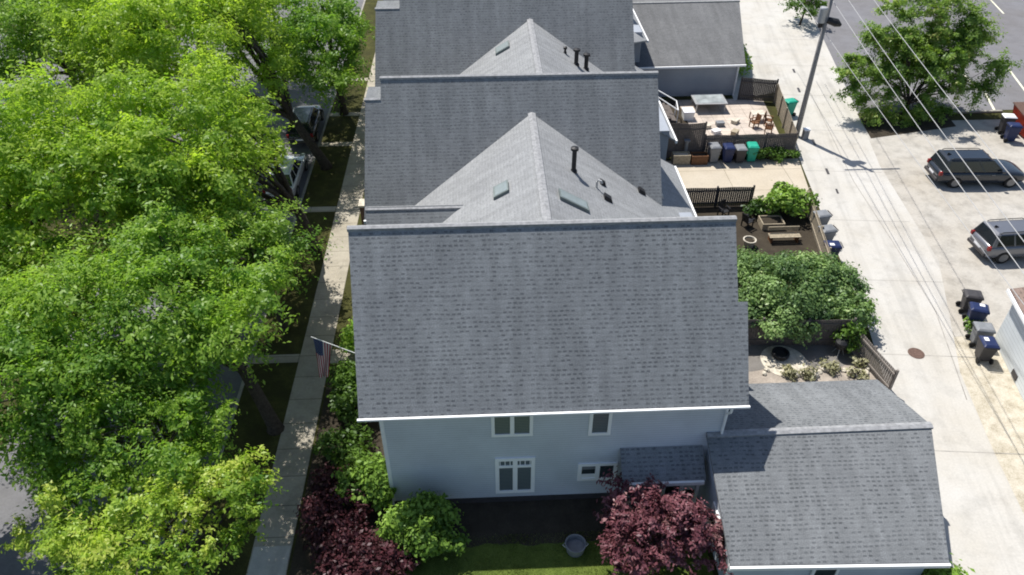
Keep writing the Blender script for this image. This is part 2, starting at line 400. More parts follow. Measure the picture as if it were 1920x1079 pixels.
def vent_box(parent, x, y, z, tilt, s=.36, mat='dark', name='roof_vent'):
    b = MB(); dz = lambda dx: dx*tilt
    q = [(-s/2, -s/2), (s/2, -s/2), (s/2, s/2), (-s/2, s/2)]
    b.hexa([(x+a, y+c, z+dz(a)-.05) for a, c in q], [(x+a*.8, y+c*.8, z+dz(a)+.2) for a, c in q])
    return b.build(name, M[mat], parent, bevel=.02)
def skylight(parent, x0, x1, y0, y1, plane, side=.16):
    b = MB(); q = [(x0, y0), (x1, y0), (x1, y1), (x0, y1)]
    b.hexa([(x, y, plane(x)-.03) for x, y in q], [(x, y, plane(x)+side) for x, y in q])
    f = b.build('skylight', M['skyframe'], parent)
    g = MB(); i = .07; q = [(x0+i, y0+i), (x1-i, y0+i), (x1-i, y1-i), (x0+i, y1-i)]
    g.slab([(x, y, plane(x)+side+.012) for x, y in q], .03); g.build('pane', M['skyglass'], f)
M['skyframe'] = plain('dark_green_frame', (.16, .19, .185), .5, .15)
M['skyglass'] = plain('skylight_glass', (.24, .28, .285), .15, .1, spec=.6)

# house 1 : the near house
h1 = thing('grey_house', 'nearest grey house, steep shingled roof above a blue grey wall with white framed windows', 'house', (2.5, 23.5, 0))
gable_walls(h1, -4.08, 9.02, 19.31, 27.69, 23.5, 11.19, TAN, M['siding'])
b = MB(); zs = 8.75; ys = 23.5-(11.19-zs)/TAN; yn = 47-ys
b.slab([(-5.02, 23.5, 11.19), (-4.80, 18.98, 5.811), (9.62, 18.98, 5.811), (9.72, ys, zs), (9.36, ys, zs), (9.38, 23.5, 11.19)], .085)
b.slab([(9.38, 23.502, 11.188), (9.36, yn, zs), (9.72, yn, zs), (9.66, 28.13, 5.68), (-4.80, 28.13, 5.68), (-5.02, 23.502, 11.188)], .13)
b.build('roof', M['shingle'], h1)
ridge_cap(h1, (-5.05, 23.5, 11.2), (9.41, 23.5, 11.2))
b = MB(); b.box(-4.86, 9.66, 18.87, 18.975, 5.715, 5.805); b.build('gutter', M['white'], h1, bevel=.02)
b = MB(); b.box(-4.78, 9.6, 19.0, 19.30, 5.66, 5.695); b.build('soffit', M['white'], h1)
b = MB(); b.tube([(9.0, 18.92, 5.7), (9.0, 18.95, 5.45), (8.98, 19.20, 5.12), (8.98, 19.22, 4.3), (8.98, 19.22, 3.6)], .05, 6); b.build('downspout', M['white'], h1)
b = MB(); b.box(-4.15, -4.0, 19.285, 19.44, 0.02, 5.65); b.build('corner_board', M['white'], h1)
b = MB(); b.box(8.95, 9.05, 19.287, 19.4, 0.02, 5.65); b.build('corner_board', M['white'], h1)
b = MB(); b.box(-4.06, 9, 19.28, 19.33, 0, .32); b.build('foundation', M['binblack'], h1)
YW = 19.31
win(h1, .03, 1.62, 4.17, 5.6, YW, 2, fw=.13); win(h1, 3.76, 4.62, 4.06, 5.6, YW, 1, fw=.13)
win(h1, .14, 1.74, .62, 2.84, YW, 2, transom=.50, fw=.16)
win(h1, 3.48, 5.07, 1.24, 2.33, YW, 2, glass=('halfblind', 'glass')) if False else None
w4 = win(h1, 3.48, 5.07, 1.26, 2.33, YW, 2, glass=('glass', 'glass'), fw=.15)
b = MB(); b.box(3.63, 4.19, YW-.03, YW-.0225, 1.40, 1.66); b.build('blind', M['white'], w4)
b = MB(); b.box(3.63, 4.19, YW-.03, YW-.0225, 1.95, 2.2); b.build('blind', M['bingrey'], w4)
# lean-to porch against the south wall with door and posts
b = MB(); b.slab([(5.08, 19.30, 3.2), (5.08, 18.2, 2.45), (8.36, 18.2, 2.45), (8.36, 19.30, 3.2)], .1); b.build('porch_roof', M['shingle'], h1)
b = MB(); b.box(5.06, 8.28, 18.09, 18.195, 2.26, 2.44); b.build('porch_gutter', M['white'], h1)
for x in (5.3, 6.8, 7.5, 8.15):
    b = MB(); b.box(x-.06, x+.06, 18.3, 18.42, 0, 2.34); b.build('porch_post', M['white'], h1)
b = MB(); b.box(7.0, 7.95, 19.24, 19.32, .1, 2.2); dr = b.build('door', M['dark'], h1)
b = MB(); b.tube([(7.12, 19.2, 1.05), (7.12, 19.2, 1.2)], .02, 6); b.build('handle', M['metal'], dr)
b = MB(); b.box(5.6, 8.25, 18.1, 19.27, 0, .12); b.build('doorstep', M['kerb'], h1)
# front porch on the street side
b = MB(); b.slab([(-4.1, 24.6, 3.3), (-5.6, 24.6, 2.75), (-5.6, 27.0, 2.75), (-4.1, 27.0, 3.3)], .12); b.build('front_porch_roof', M['shingle'], h1)
for y in (24.8, 26.8):
    b = MB(); b.box(-5.5, -5.36, y-.07, y+.07, 0, 2.72); b.build('porch_post', M['white'], h1)

def back_house(name, label, dy, dx, xw, small, cut=0):
    """house with a cross wing that runs towards the viewer"""
    yr = 36.93+dy; X0 = -5.04; X1 = 9.05+xw
    h = thing(name, label, 'house', (2.5, yr, 0))
    gable_walls(h, -4.1, 8.75+xw, yr-4.2, yr+4.2, yr, 11.19, TAN, M['siding2'])
    zb = 10.33; yb = (11.19-zb)/TAN; xb = -6.02-small
    b = MB(); m = M['shingle_far']
    b.slab([(X0, yr, 11.19), (X0, yr-yb, zb), (xb+.2, yr-yb, zb), (xb, yr-4.63, 5.68), (X1, yr-4.63, 5.68), (X1, yr, 11.19)], .13)
    b.slab([(X1, yr+.002, 11.188), (X1, yr+4.63, 5.68), (xb, yr+4.63, 5.68), (xb+.2, yr+yb, zb), (X0, yr+yb, zb), (X0, yr+.002, 11.188)], .13)
    b.slab([(X0-.01, yr-yb, zb-.004), (X0-.01, yr+yb, zb-.004), (xb+.2, yr+yb, zb-.004), (xb+.2, yr-yb, zb-.004)][::-1], .1)
    b.build('roof', m, h)
    ridge_cap(h, (X0-.03, yr, 11.2), (X1+.03, yr, 11.2)); ridge_cap(h, (xb+.15, yr-yb+.05, zb+.02), (X0-.02, yr-yb+.05, zb+.02))
    b = MB(); b.box(xb+.45, -4.11, yr-3.6, yr+3.6, 0, 6.35); b.build('front_bay', M['siding2'], h)
    b = MB(); b.box(xb-.02, -4.2, yr-4.76, yr-4.635, 5.49, 5.65); b.build('gutter', M['white'], h)
    # cross wing
    xr = 2.55+dx; zr = 9.65; s = .577; yS = 24.79+dy; yN = yr-(11.19-zr)/TAN-.02; ye = 28.13+dy
    at = lambda x: zr-s*abs(x-xr)
    xw_ = xr-(zr-5.68)/s; xe0 = xr+(zr-5.68)/s; xe = 11.1+dx
    b = MB()
    ov = .03
    b.slab([(xr, yS, zr), (xr, yN, zr), (xw_, yr-4.66, 5.68), (xw_, ye+.02, 5.68)], .1)
    b.slab([(xr+.002, yN, zr-.002), (xr+.002, yS, zr-.002), (xe0, ye+.02, 5.68), (xe, ye+.02+cut, at(xe)), (xe, yr+1.6, at(xe)), (X1+.03, yr+1.6, at(X1+.03)), (X1+.03, yr-4.63+(at(X1+.03)-5.68)/TAN-.02, at(X1+.03))], .1)
    b.build('wing_roof', M['shingle_wing'], h)
    ridge_cap(h, (xr, yS-.1, zr+.01), (xr, yN+.05, zr+.01), .19, .577, .09)
    b = MB(); b.box(-4.05, xe-.45, 28.2+dy+cut, yr-4.25, 0, 5.35); b.build('wing_wall', M['siding2'], h)
    b = MB(); b.box(X1+.1, xe-.45, yr-4.24, yr+1.3, 0, 4.4); b.build('rear_wall', M['siding2'], h)
    b = MB(); b.box(xe-.02, xe+.11, ye+cut, yr+1.62, at(xe)-.2, at(xe)-.02); b.build('gutter', M['white'], h)
    # small gable facing the street between the two roofs
    zl = 7.64; yl = 30.35+dy; xm = xr-(zr-zl)/s; xl = -5.5
    b = MB()
    b.slab([(xl, yl, zl), (xl, ye-.0+.27, 5.68), (xw_, ye+.27, 5.68), (xm, yl, zl)], .1)
    b.slab([(xm, yl+.002, zl-.002), (xw_, yl+1.92, 5.68), (xl, yl+1.92, 5.68), (xl, yl+.002, zl-.002)], .1)
    b.build('side_roof', m, h); ridge_cap(h, (xl-.03, yl, zl+.01), (xm+.05, yl, zl+.01), .15, 1.0, .07)
    b = MB(); pr = [(yl-1.7, 0), (yl+1.7, 0), (yl+1.7, 5.65), (yl, 7.4), (yl-1.7, 5.65)]
    b.add([(-5.1, y, z) for y, z in pr]+[(-4.06, y, z) for y, z in pr], [(0, 4, 3, 2, 1), (5, 6, 7, 8, 9)]+[(i, (i+1) % 5, (i+1) % 5+5, i+5) for i in range(5)])
    b.build('side_wall', M['siding2'], h)
    return h, at, xr

h2, at2, xr2 = back_house('grey_house', 'middle grey house of the row, skylights and a black pipe on its light wing roof', 0, 0, 0, 0)
e2 = lambda x: at2(x)
skylight(h2, .44, 1.12, 29.4, 30.3, e2); skylight(h2, 3.3, 4.62, 28.1, 28.8, e2)
def pipe(parent, x, y, z, h, r=.1, cap=True):
    b = MB(); pr = [(r*1.6, -.1), (r*1.5, .06), (r, .12), (r, h-.12)]
    pr += [(r*1.7, h-.12), (r*1.7, h), (r*.3, h+.04)] if cap else [(r, h)]
    b.lathe(pr, (x, y, z), 12); b.build('vent_pipe', M['dark'], parent, smooth=False)
pipe(h2, 4.28, 31.45, e2(4.28), 1.25, .11)
b = MB(); x, y = 5.35, 30.95; z = e2(x)
b.tube([(x, y, z-.05), (x, y, z+.32), (x+.06, y-.05, z+.42), (x+.18, y-.1, z+.40), (x+.22, y-.12, z+.28)], .055, 8); b.build('gooseneck_vent', M['metal'], h2)
for x, y, s in ((5.75, 31.6, .3), (5.82, 30.3, .42), (8.0, 32.85, .4)): vent_box(h2, x, y, e2(x), -.577, s)
vent_box(h2, 9.15, 33.5, e2(9.15), -.577, .34, 'metal')
h3, at3, xr3 = back_house('grey_house', 'farthest grey house of the row, two black pipes on its light wing roof', 13.45, .75, .95, .75)
skylight(h3, 1.0, 1.85, 46.4, 47.35, at3)
pipe(h3, 5.95, 45.3, at3(5.95), 1.0, .13); pipe(h3, 6.6, 45.45, at3(6.6), 1.0, .13); pipe(h3, 5.35, 46.3, at3(5.35), .4, .07)
back_house('grey_house', 'grey house at the top edge beside the far garage, mostly out of view', 26.9, 2.0, 2.0, 1.4, 2.9)
# garages
g1 = thing('garage', 'near garage with a low grey gabled shingle roof beside the alley', 'garage', (12.5, 18.5, 0))
b = MB(); zr = 3.92; ze = 2.3
b.slab([(8.4, 19.24, zr), (8.38, 14.6, ze), (16.19, 14.37, ze), (17.34, 19.3, zr)], .12)
b.slab([(17.34, 19.302, zr-.002), (17.4, 23.37, ze), (9.07, 23.37, ze), (9.07, 19.242, zr-.002)], .12)
b.build('roof', M['shingle_garage'], g1)
ridge_cap(g1, (8.4, 19.24, zr+.01), (17.36, 19.3, zr+.01), .16, .34, .06)
b = MB()
zt = lambda y: min(ze-.15+(y-14.5)*.34, ze-.15+(23.3-y)*.39)
P = [(8.6, 15.0), (15.85, 14.78), (16.5, 19.3), (16.95, 22.95), (9.1, 22.95), (9.1, 19.25), (8.6, 19.25)]
n = len(P); b.add([(x, y, 0) for x, y in P]+[(x, y, zt(y)) for x, y in P], [(i, (i+1) % n, (i+1) % n+n, i+n) for i in range(n)])
b.build('wall', M['siding'], g1)
q4 = [(8.35, 14.48), (16.22, 14.25), (16.22, 14.35), (8.35, 14.58)]
b = MB(); b.hexa([(x, y, 2.13) for x, y in q4], [(x, y, 2.28) for x, y in q4]); b.build('gutter', M['white'], g1)
b = MB(); b.tube([(8.42, 14.6, 2.15), (8.52, 14.9, 1.9), (8.52, 14.9, .1)], .045, 6); b.build('downspout', M['white'], g1)
b = MB(); b.box(8.53, 8.6, 16.6, 17.5, .1, 2.0); dr = b.build('door', M['white'], g1)
b = MB(); b.tube([(8.5, 16.75, 1.0), (8.5, 16.75, 1.12)], .02, 6); b.build('handle', M['metal'], dr)
win(g1, 11.65, 12.65, .7, 1.75, 14.84, 1, glass=('glass',))

g3 = thing('garage', 'far garage at the top of the picture, low grey roof over a grey wall', 'garage', (16.5, 61, 0))
b = MB(); zr = 4.75; ze = 2.8
b.slab([(10.8, 66.4, zr), (10.8, 57.4, ze), (21.1, 57.6, ze), (22.75, 66.6, zr)], .12)
b.slab([(22.75, 66.602, zr-.002), (24.4, 75, ze), (10.8, 75, ze), (10.8, 66.402, zr-.002)], .12)
b.build('roof', M['shingle_g3'], g3); ridge_cap(g3, (10.8, 66.4, zr), (22.77, 66.6, zr), .16, .22, .08)
b = MB(); P = [(11, 57.85), (20.7, 57.95), (22.3, 66.5), (23.9, 74.6), (11, 74.6), (11, 66.5)]; n = len(P)
zt = lambda y: min(ze-.16+(y-57.5)*.215, ze-.16+(75-y)*.22)
b.add([(x, y, 0) for x, y in P]+[(x, y, zt(y)) for x, y in P], [(i, (i+1) % n, (i+1) % n+n, i+n) for i in range(n)]); b.build('wall', M['siding2'], g3)
b = MB(); b.hexa([(10.8, 57.24, 2.62), (21.14, 57.44, 2.62), (21.14, 57.56, 2.62), (10.8, 57.36, 2.62)], [(10.8, 57.24, 2.77), (21.14, 57.44, 2.77), (21.14, 57.56, 2.77), (10.8, 57.36, 2.77)]); b.build('gutter', M['white'], g3)
b = MB(); b.box(20.62, 20.74, 57.8, 57.94, 0, 2.6); b.build('corner_board', M['white'], g3)

# white building at the right edge
wb = thing('white_shed', 'pale building with a brown roof at the right edge beside the wheelie bins', 'building', (30, 26, 0))
c0 = (26.25, 28.1); c1 = (24.15, 18.0); d = Vector((c1[0]-c0[0], c1[1]-c0[1], 0)).normalized(); nx = Vector((-d.y, d.x, 0))
c2 = (c1[0]+nx.x*9, c1[1]+nx.y*9); c3 = (c0[0]+nx.x*9, c0[1]+nx.y*9)
b = MB(); q = [c0, c1, c2, c3]; b.hexa([(x, y, 0) for x, y in q], [(x, y, 3.0) for x, y in q]); b.build('wall', M['whitewall'], wb)
ex = lambda p, a, e: (p[0]+d.x*a-nx.x*e, p[1]+d.y*a-nx.y*e)
m0 = ((c0[0]+c3[0])/2, (c0[1]+c3[1])/2); m1 = ((c1[0]+c2[0])/2, (c1[1]+c2[1])/2)
r0 = ex(m0, -.3, 0); r1 = ex(m1, .3, 0); e0 = ex(c0, -.3, .3); e1 = ex(c1, .3, .3); e2_ = ex(c2, .3, -.3); e3 = ex(c3, -.3, -.3)
b = MB(); b.slab([(*r0, 4.7), (*e0, 3.1), (*e1, 3.1), (*r1, 4.7)], .12); b.slab([(*r1, 4.698), (*e2_, 3.1), (*e3, 3.1), (*r0, 4.698)], .12); b.build('roof', M['brownroof'], wb)
b = MB(); b.wallseg(ex(c0, -.3, .37), ex(c1, .3, .37), 2.93, 3.09, .1); b.build('fascia', M['white'], wb)
for t in (2.6, 6.0):
    p = ex(c0, t, .02); q = ex(c0, t+.55, .02); b = MB(); b.wallseg(p, q, .12, .42, .06); b.build('vent', M['binblack'], wb)

# ------------------------------------------------------------------ fences
def fence(name, label, p, q, h, mat, post=2.2, board=.14, cat='fence', gap=.012, rail=True, group=None):
    t = thing(name, label, cat, (p[0], p[1], 0), group=group)
    P = Vector((p[0], p[1], 0)); Q = Vector((q[0], q[1], 0)); L = (Q-P).length; d = (Q-P)/L; n = Vector((-d.y, d.x, 0))
    b = MB(); k = 0; x = 0
    while x < L-.02:
        a = P+d*x; c = P+d*min(x+board-gap, L); hh = h*(1+.012*math.sin(k*12.9))
        b.wallseg((a.x, a.y), (c.x, c.y), .04, hh, .022); x += board; k += 1
    b.build('boards', M[mat], t)
    if rail:
        b = MB()
        for z in (h*.2, h*.82):
            a = P-n*.04; c = Q-n*.04; b.wallseg((a.x, a.y), (c.x, c.y), z, z+.09, .045)
        b.build('rail', M[mat], t)
    m = max(1, round(L/post))
    for i in range(m+1):
        a = P+d*(L*i/m)+n*.07
        b = MB(); b.box(a.x-.05, a.x+.05, a.y-.05, a.y+.05, 0, h+.06); b.build('post', M[mat], t)
    return t
fence('wooden_fence', 'dark shaded board fence behind the sandy yard under the big green bush', (9.3, 28.45), (18.45, 28.0), 1.75, 'fence')
fence('wooden_fence', 'weathered grey fence with pale rails between the sandy yard and the alley', (18.5, 28.0), (19.15, 24.7), 1.4, 'fence_grey', gap=.03)
fence('wooden_fence', 'tan picket fence running along the alley past the small bright shrub', (20.8, 41.2), (18.6, 28.2), 1.3, 'fence_tan', gap=.03)
fence('wooden_fence', 'low black slatted fence at the garden edge of the pale driveway', (12.6, 41.3), (17.3, 41.3), 1.45, 'binblack', gap=.02)
fence('wooden_fence', 'taller dark board fence at the left behind the planters, beside the middle house', (9.8, 47.78), (15.6, 47.78), 2.7, 'fence')
fence('wooden_fence', 'long brown board fence behind the bins, ending at the utility pole', (15.7, 47.75), (22.2, 47.75), 1.75, 'fence')
fence('wooden_fence', 'weathered fence beside the utility pole closing the cluttered yard from the alley', (22.3, 47.8), (23.6, 56.2), 1.6, 'fence_tan', gap=.04)
fence('wooden_fence', 'short black board fence closing the corner beside the far garage', (20.85, 57.0), (23.55, 56.4), 1.9, 'binblack')

# ------------------------------------------------------------------ foliage
def leaf_mesh(name, mat, parent, cl, per, size, flat=.55, up=.75, seed=0, spray=False):
    """cl: list of (x, y, z, radius, tone)"""
    r = np.random.default_rng(seed); V = []; LV = []
    for (x, y, z, rad, tone) in cl:
        n = max(6, int(per*rad*rad))
        if spray:
            ns = max(7, int(15*rad)); D = r.normal(size=(ns, 3)); D[:, 2] = D[:, 2]*.6+.18; D /= np.linalg.norm(D, axis=1)[:, None]
            ln = rad*r.uniform(.6, 1.5, ns); k = r.integers(0, ns, n); t = r.random(n)**.62; d = D[k]
            lat = r.normal(size=(n, 3))*(.13*rad*(.45+t))[:, None]*np.array([1, 1, .55])
            p = d*(ln[k]*t)[:, None]*np.array([1, 1, flat+.25])+lat; p[:, 2] -= .28*rad*t*t*(1-d[:, 2]); p += np.array([x, y, z])
            tn = (tone+r.normal(0, .13, ns))[k]
        else:
            d = r.normal(size=(n, 3))*np.array([1, 1, .9]); d /= np.linalg.norm(d, axis=1)[:, None]
            rr = rad*np.clip(r.normal(.82, .26, n), .1, 1.5)
            p = d*rr[:, None]*np.array([1, 1, flat])+np.array([x, y, z]); tn = tone
        nm = d*np.array([.8, .8, .6])+np.array([0, 0, up])+r.normal(scale=.45, size=(n, 3)); nm /= np.linalg.norm(nm, axis=1)[:, None]
        a = np.cross(nm, r.normal(size=(n, 3))); a /= np.linalg.norm(a, axis=1)[:, None]; c = np.cross(nm, a)
        s = (size*r.uniform(.5, 1.6, n))[:, None]; wv = .25 if spray else .33
        q = np.stack([p-a*s*.55, p-c*s*wv+nm*s*.1, p+a*s*.6, p+c*s*wv+nm*s*.1], 1)
        V.append(q); LV.append(np.clip(tn+r.normal(0, .15, n), 0, 1))
    V = np.concatenate(V).reshape(-1, 3); LV = np.concatenate(LV); nf = len(LV)
    if parent is not None: V = V-np.array(parent.location)
    me = bpy.data.meshes.new(name)
    me.vertices.add(nf*4); me.vertices.foreach_set('co', V.astype('f').ravel())
    me.loops.add(nf*4); me.loops.foreach_set('vertex_index', np.arange(nf*4, dtype='i'))
    me.polygons.add(nf); me.polygons.foreach_set('loop_start', np.arange(0, nf*4, 4, dtype='i')); me.polygons.foreach_set('loop_total', np.full(nf, 4, dtype='i'))
    me.update(calc_edges=True)
    at = me.attributes.new('lv', 'FLOAT', 'FACE'); at.data.foreach_set('value', LV.astype('f'))
    me.materials.append(mat); o = bpy.data.objects.new(name, me); COL.objects.link(o)
    if parent is not None: o.parent = parent
    return o

def clumps(c, rad, n, crad, seed, lo=-.75, shell=.5, tone=(.25, .8)):
    r = np.random.default_rng(seed); out = []; k = 0
    while len(out) < n and k < n*60:
        k += 1
        d = r.normal(size=3); d /= np.linalg.norm(d)
        if d[2] < lo: continue
        m = shell+(1-shell)*r.random()**.6; irr = 1+.16*math.sin(3*math.atan2(d[1], d[0])+seed)+.1*math.sin(5*d[2]+seed*2)
        p = np.array(c)+d*np.array(rad)*m*irr
        cr = crad*(.5+.95*r.random()**1.3)
        if any((p[0]-q[0])**2+(p[1]-q[1])**2+(p[2]-q[2])**2 < (.5*(cr+q[3]))**2 for q in out): continue
        out.append((*p, cr, r.uniform(*tone)))
    return out
def tree(name, label, base, c, rad, n, crad, per, size, mat, seed, r0=.28, fork=None, lo=-.6, extra=(), flat=.55, group=None, tone=(.25, .8), droop=.0, limbs=14, shell=.5):
    t = thing(name, label, 'tree', (*base, 0), group=group)
    cl = clumps(c, rad, n, crad, seed, lo, tone=tone, shell=shell)+list(extra)
    leaf_mesh('crown', mat, t, cl, per, size, flat, seed=seed, spray=True)
    fork = fork or (base[0]+(c[0]-base[0])*.3, base[1]+(c[1]-base[1])*.3, max(2.0, c[2]-rad[2]*.95))
    b = MB(); B = Vector((*base, 0)); F = Vector(fork)
    b.tube([B-Vector((0, 0, .1)), B+Vector((0, 0, .25)), B.lerp(F, .5)+Vector((.06, -.04, 0)), F], [r0*1.5, r0*1.1, r0*.9, r0*.8], 10)
    r = random.Random(seed); pick = r.sample(cl, min(limbs, len(cl)))
    for i, q in enumerate(pick):
        Q = Vector(q[:3]); mid = F.lerp(Q, .5)+Vector((r.uniform(-.5, .5), r.uniform(-.5, .5), r.uniform(.1, .8)))
        s = F-Vector((0, 0, r.uniform(0, .5)))
        b.tube([s, F.lerp(mid, .55)+Vector((0, 0, .15)), mid, Q], [r0*.55, r0*.4, r0*.26, r0*.08], 6, cap=False)
        if len(cl) > 6:
            for q2 in sorted(cl, key=lambda e: (Vector(e[:3])-Q).length)[1:3]:
                b.tube([mid, mid.lerp(Vector(q2[:3]), .5)+Vector((0, 0, .12)), Vector(q2[:3])], [r0*.2, r0*.13, r0*.05], 5, cap=False)
    b.build('trunk', M['bark'], t, smooth=True)
    return t
LF = leafmat('lime_leaves', (.21, .38, .045), (.47, .62, .085), .6)
LF2 = leafmat('green_leaves', (.145, .30, .045), (.40, .57, .085), .58)
LF3 = leafmat('deep_green_leaves', (.035, .08, .016), (.14, .25, .04), .42)
LY = leafmat('yellow_green_leaves', (.11, .24, .03), (.42, .57, .075), .5, (.56, .63, .13))
LB = leafmat('bush_leaves', (.075, .14, .05), (.27, .41, .14), .32, (.42, .52, .24))
LBR = leafmat('bright_bush_leaves', (.08, .16, .025), (.27, .43, .07), .3, (.42, .55, .16))
LP = leafmat('plum_leaves', (.09, .028, .038), (.25, .10, .12), .2, (.34, .19, .19))
LP2 = leafmat('dark_plum_leaves', (.03, .012, .014), (.11, .036, .045), .2)
LM = leafmat('mixed_leaves', (.09, .18, .035), (.31, .46, .09), .5, (.42, .44, .14))
g = 'street trees along the sidewalk'
tree('street_tree', 'street tree with a leaning dark trunk beside the sidewalk across from the flag', (-9.85, 23.7), (-13.3, 23.3, 7.8), (4.8, 4.0, 3.0), 92, 1.2, 757, 0.142, LF2, 3, .3, (-10.5, 23.75, 3.9), group=g,
     tone=(.15, .85), extra=[(-11.2, 21.5, 5.5, .9, .3), (-12.0, 20.6, 5.6, 1.1, .35), (-11.9, 22.2, 5.2, .9, .2), (-8.9, 24.6, 8.2, 1.0, .7), (-8.4, 26.0, 8.0, .9, .6), (-8.6, 23.4, 8.7, 1.0, .65)])
tree('street_tree', 'large lime green street tree with a dark forked trunk showing beside the parked cars', (-10.3, 37.9), (-14.5, 33.2, 9.3), (4.3, 5.2, 3.6), 100, 1.2, 598, 0.159, LF, 5, .32, (-10.6, 37.0, 3.6), group=g, tone=(.3, .95))
tree('street_tree', 'broad bright tree across the street, leftmost in the middle of the canopy', (-24, 31), (-18.4, 30.0, 9.0), (4.9, 5.2, 3.7), 105, 1.3, 554, 0.167, LF, 8, .33, group=g, tone=(.25, .9))
tree('street_tree', 'bright yellow green tall tree at the top left of the canopy', (-11.0, 47.6), (-18.7, 46.5, 10.3), (6.6, 6.4, 4.2), 135, 1.35, 524, 0.176, LF, 12, .33, (-12.6, 47.2, 4.2), group=g, tone=(.35, .95),
     extra=[(-12.6, 45.6, 8.6, 1.3, .6), (-12.9, 47.2, 7.6, 1.3, .5), (-12.5, 44.4, 7.6, 1.1, .4), (-12.8, 49.2, 8.6, 1.3, .5)])
tree('street_tree', 'darker green tree in the top left corner across the street', (-30, 54), (-26.2, 50.5, 8.5), (5.6, 4.5, 3.4), 70, 1.4, 568, 0.170, LF2, 15, .3, group=g, tone=(.2, .7))
tree('street_tree', 'deep green tree at the top edge beside the farthest house', (-10.8, 56), (-11.3, 54.0, 6.6), (3.2, 5.6, 2.6), 92, 1.1, 509, 0.176, LF2, 17, .28, group=g, tone=(0, .55))
tree('street_tree', 'mid green tree across the street at the lower left edge', (-23.5, 20.5), (-18.2, 19.7, 7.2), (3.9, 4.2, 2.7), 66, 1.2, 720, 0.142, LF2, 21, .3, group=g, tone=(.1, .75))
tree('street_tree', 'deep green tree high at the top left behind the bright tall tree', (-24, 64), (-20, 62, 9.5), (7, 5, 3.6), 70, 1.5, 531, 0.177, LF2, 23, .3, group=g, tone=(.2, .8))
tree('street_tree', 'deep green tree under the canopy beside the curb between two parked cars', (-10.7, 30.6), (-11.6, 29.2, 6.3), (2.6, 3.0, 2.0), 34, 1.1, 682, 0.142, LF2, 27, .2, group=g, tone=(.1, .6))
tree('street_tree', 'round green tree just behind the yellow green maple', (-11.3, 18.9), (-12.7, 18.6, 5.8), (3.3, 2.3, 2.0), 60, .95, 796, 0.127, LF2, 28, .18, group=g, tone=(.1, .75))
tree('maple_tree', 'yellow green maple nearest the viewer at the lower left corner', (-10.9, 15.0), (-11.4, 14.9, 4.9), (3.6, 2.2, 1.9), 78, .66, 1062, 0.121, LY, 31, .2, tone=(.2, .95), group=None, flat=.65, shell=.4,
     extra=[(-15.6, 15.3, 4.6, .7, .8), (-14.6, 15.8, 5.1, .7, .8), (-8.3, 17.0, 6.1, .6, .8), (-7.9, 16.5, 5.6, .55, .7), (-13.8, 15.2, 4.9, .7, .7), (-9.0, 16.6, 6.2, .7, .85)])
# tree by the parking lot
tree('small_tree', 'airy many limbed tree standing at the parking lot edge beyond the power lines', (32.6, 53.2), (33.6, 54.8, 4.4), (4.2, 2.6, 2.2), 34, 1.05, 1500, .165, LM, 37, .15, (32.9, 53.4, 1.3), lo=-.75, tone=(.15, .8), limbs=20, shell=.35,
     extra=[(29.8, 54.9, 6.2, 1.2, 0.35), (31.7, 55.3, 7.2, 0.95, 0.55), (34.1, 55.5, 7.5, 0.95, 0.75), (36.6, 55.3, 7.1, 1.2, 0.45), (28.3, 54.1, 4.5, 0.95, 0.65), (30.0, 53.7, 3.8, 0.95, 0.35), (31.9, 54.5, 5.5, 1.2, 0.55), (33.9, 54.7, 5.8, 0.95, 0.75), (35.9, 54.7, 5.8, 0.95, 0.45), (37.3, 54.9, 6.1, 1.2, 0.65), (28.1, 53.3, 2.8, 0.95, 0.35), (29.2, 52.8, 1.7, 0.95, 0.55), (30.4, 52.4, 0.8, 1.2, 0.75), (35.3, 54.0, 4.2, 0.95, 0.45), (36.6, 54.1, 4.4, 0.95, 0.65), (39.1, 53.9, 4.0, 1.2, 0.35), (34.7, 53.3, 2.6, 0.95, 0.55), (36.4, 53.3, 2.6, 0.95, 0.75), (38.1, 53.2, 2.4, 1.2, 0.45), (33.8, 52.8, 1.6, 0.95, 0.65), (35.2, 52.5, 0.8, 0.95, 0.35), (33.1, 52.4, 0.7, 1.2, 0.55), (30.4, 55.7, 7.9, 0.95, 0.75), (32.8, 55.8, 8.2, 0.95, 0.45), (35.2, 55.8, 8.2, 1.2, 0.65), (31.4, 53.1, 2.4, 0.95, 0.35), (27.6, 53.7, 3.8, 0.95, 0.55)])
tree('small_tree', 'small shrubby tree at the top edge just right of the alley', (31.6, 73.5), (31.8, 73.5, 1.9), (1.2, 2.4, 1.1), 12, .8, 298, 0.239, LF3, 41, .1, tone=(.3, .9))

def bush(name, label, c, rad, n, crad, per, size, mat, seed, cat='bush', lo=-.2, tone=(.2, .85), flat=.7, group=None, stem=True, shell=.55):
    t = thing(name, label, cat, (c[0], c[1], 0), group=group)
    cl = clumps(c, rad, n, crad, seed, lo, tone=tone, shell=shell); leaf_mesh('foliage', mat, t, cl, per, size, flat, up=.6, seed=seed)
    b = MB(); r = random.Random(seed)
    for q in r.sample(cl, min(9, len(cl))):
        Q = Vector(q[:3]); s = Vector((c[0]+r.uniform(-.15, .15), c[1]+r.uniform(-.15, .15), 0))
        b.tube([s, s.lerp(Q, .5)+Vector((0, 0, .2)), Q], [.05, .035, .012], 6, cap=False)
    b.build('stem', M['bark'], t)
    return t
bush('large_bush', 'very large spreading green bush behind the near house, overhanging the shaded fence', (15.7, 30.8, 1.6), (3.6, 2.6, 1.5), 140, .58, 1300, .135, LB, 51, tone=(.1, .85), lo=-.45)
bush('large_bush', 'smaller green bush at the alley end of the big spreading bush', (18.9, 29.3, 1.2), (1.0, 1.2, .9), 26, .5, 1100, .14, LB, 52, tone=(.2, .85), lo=-.3)
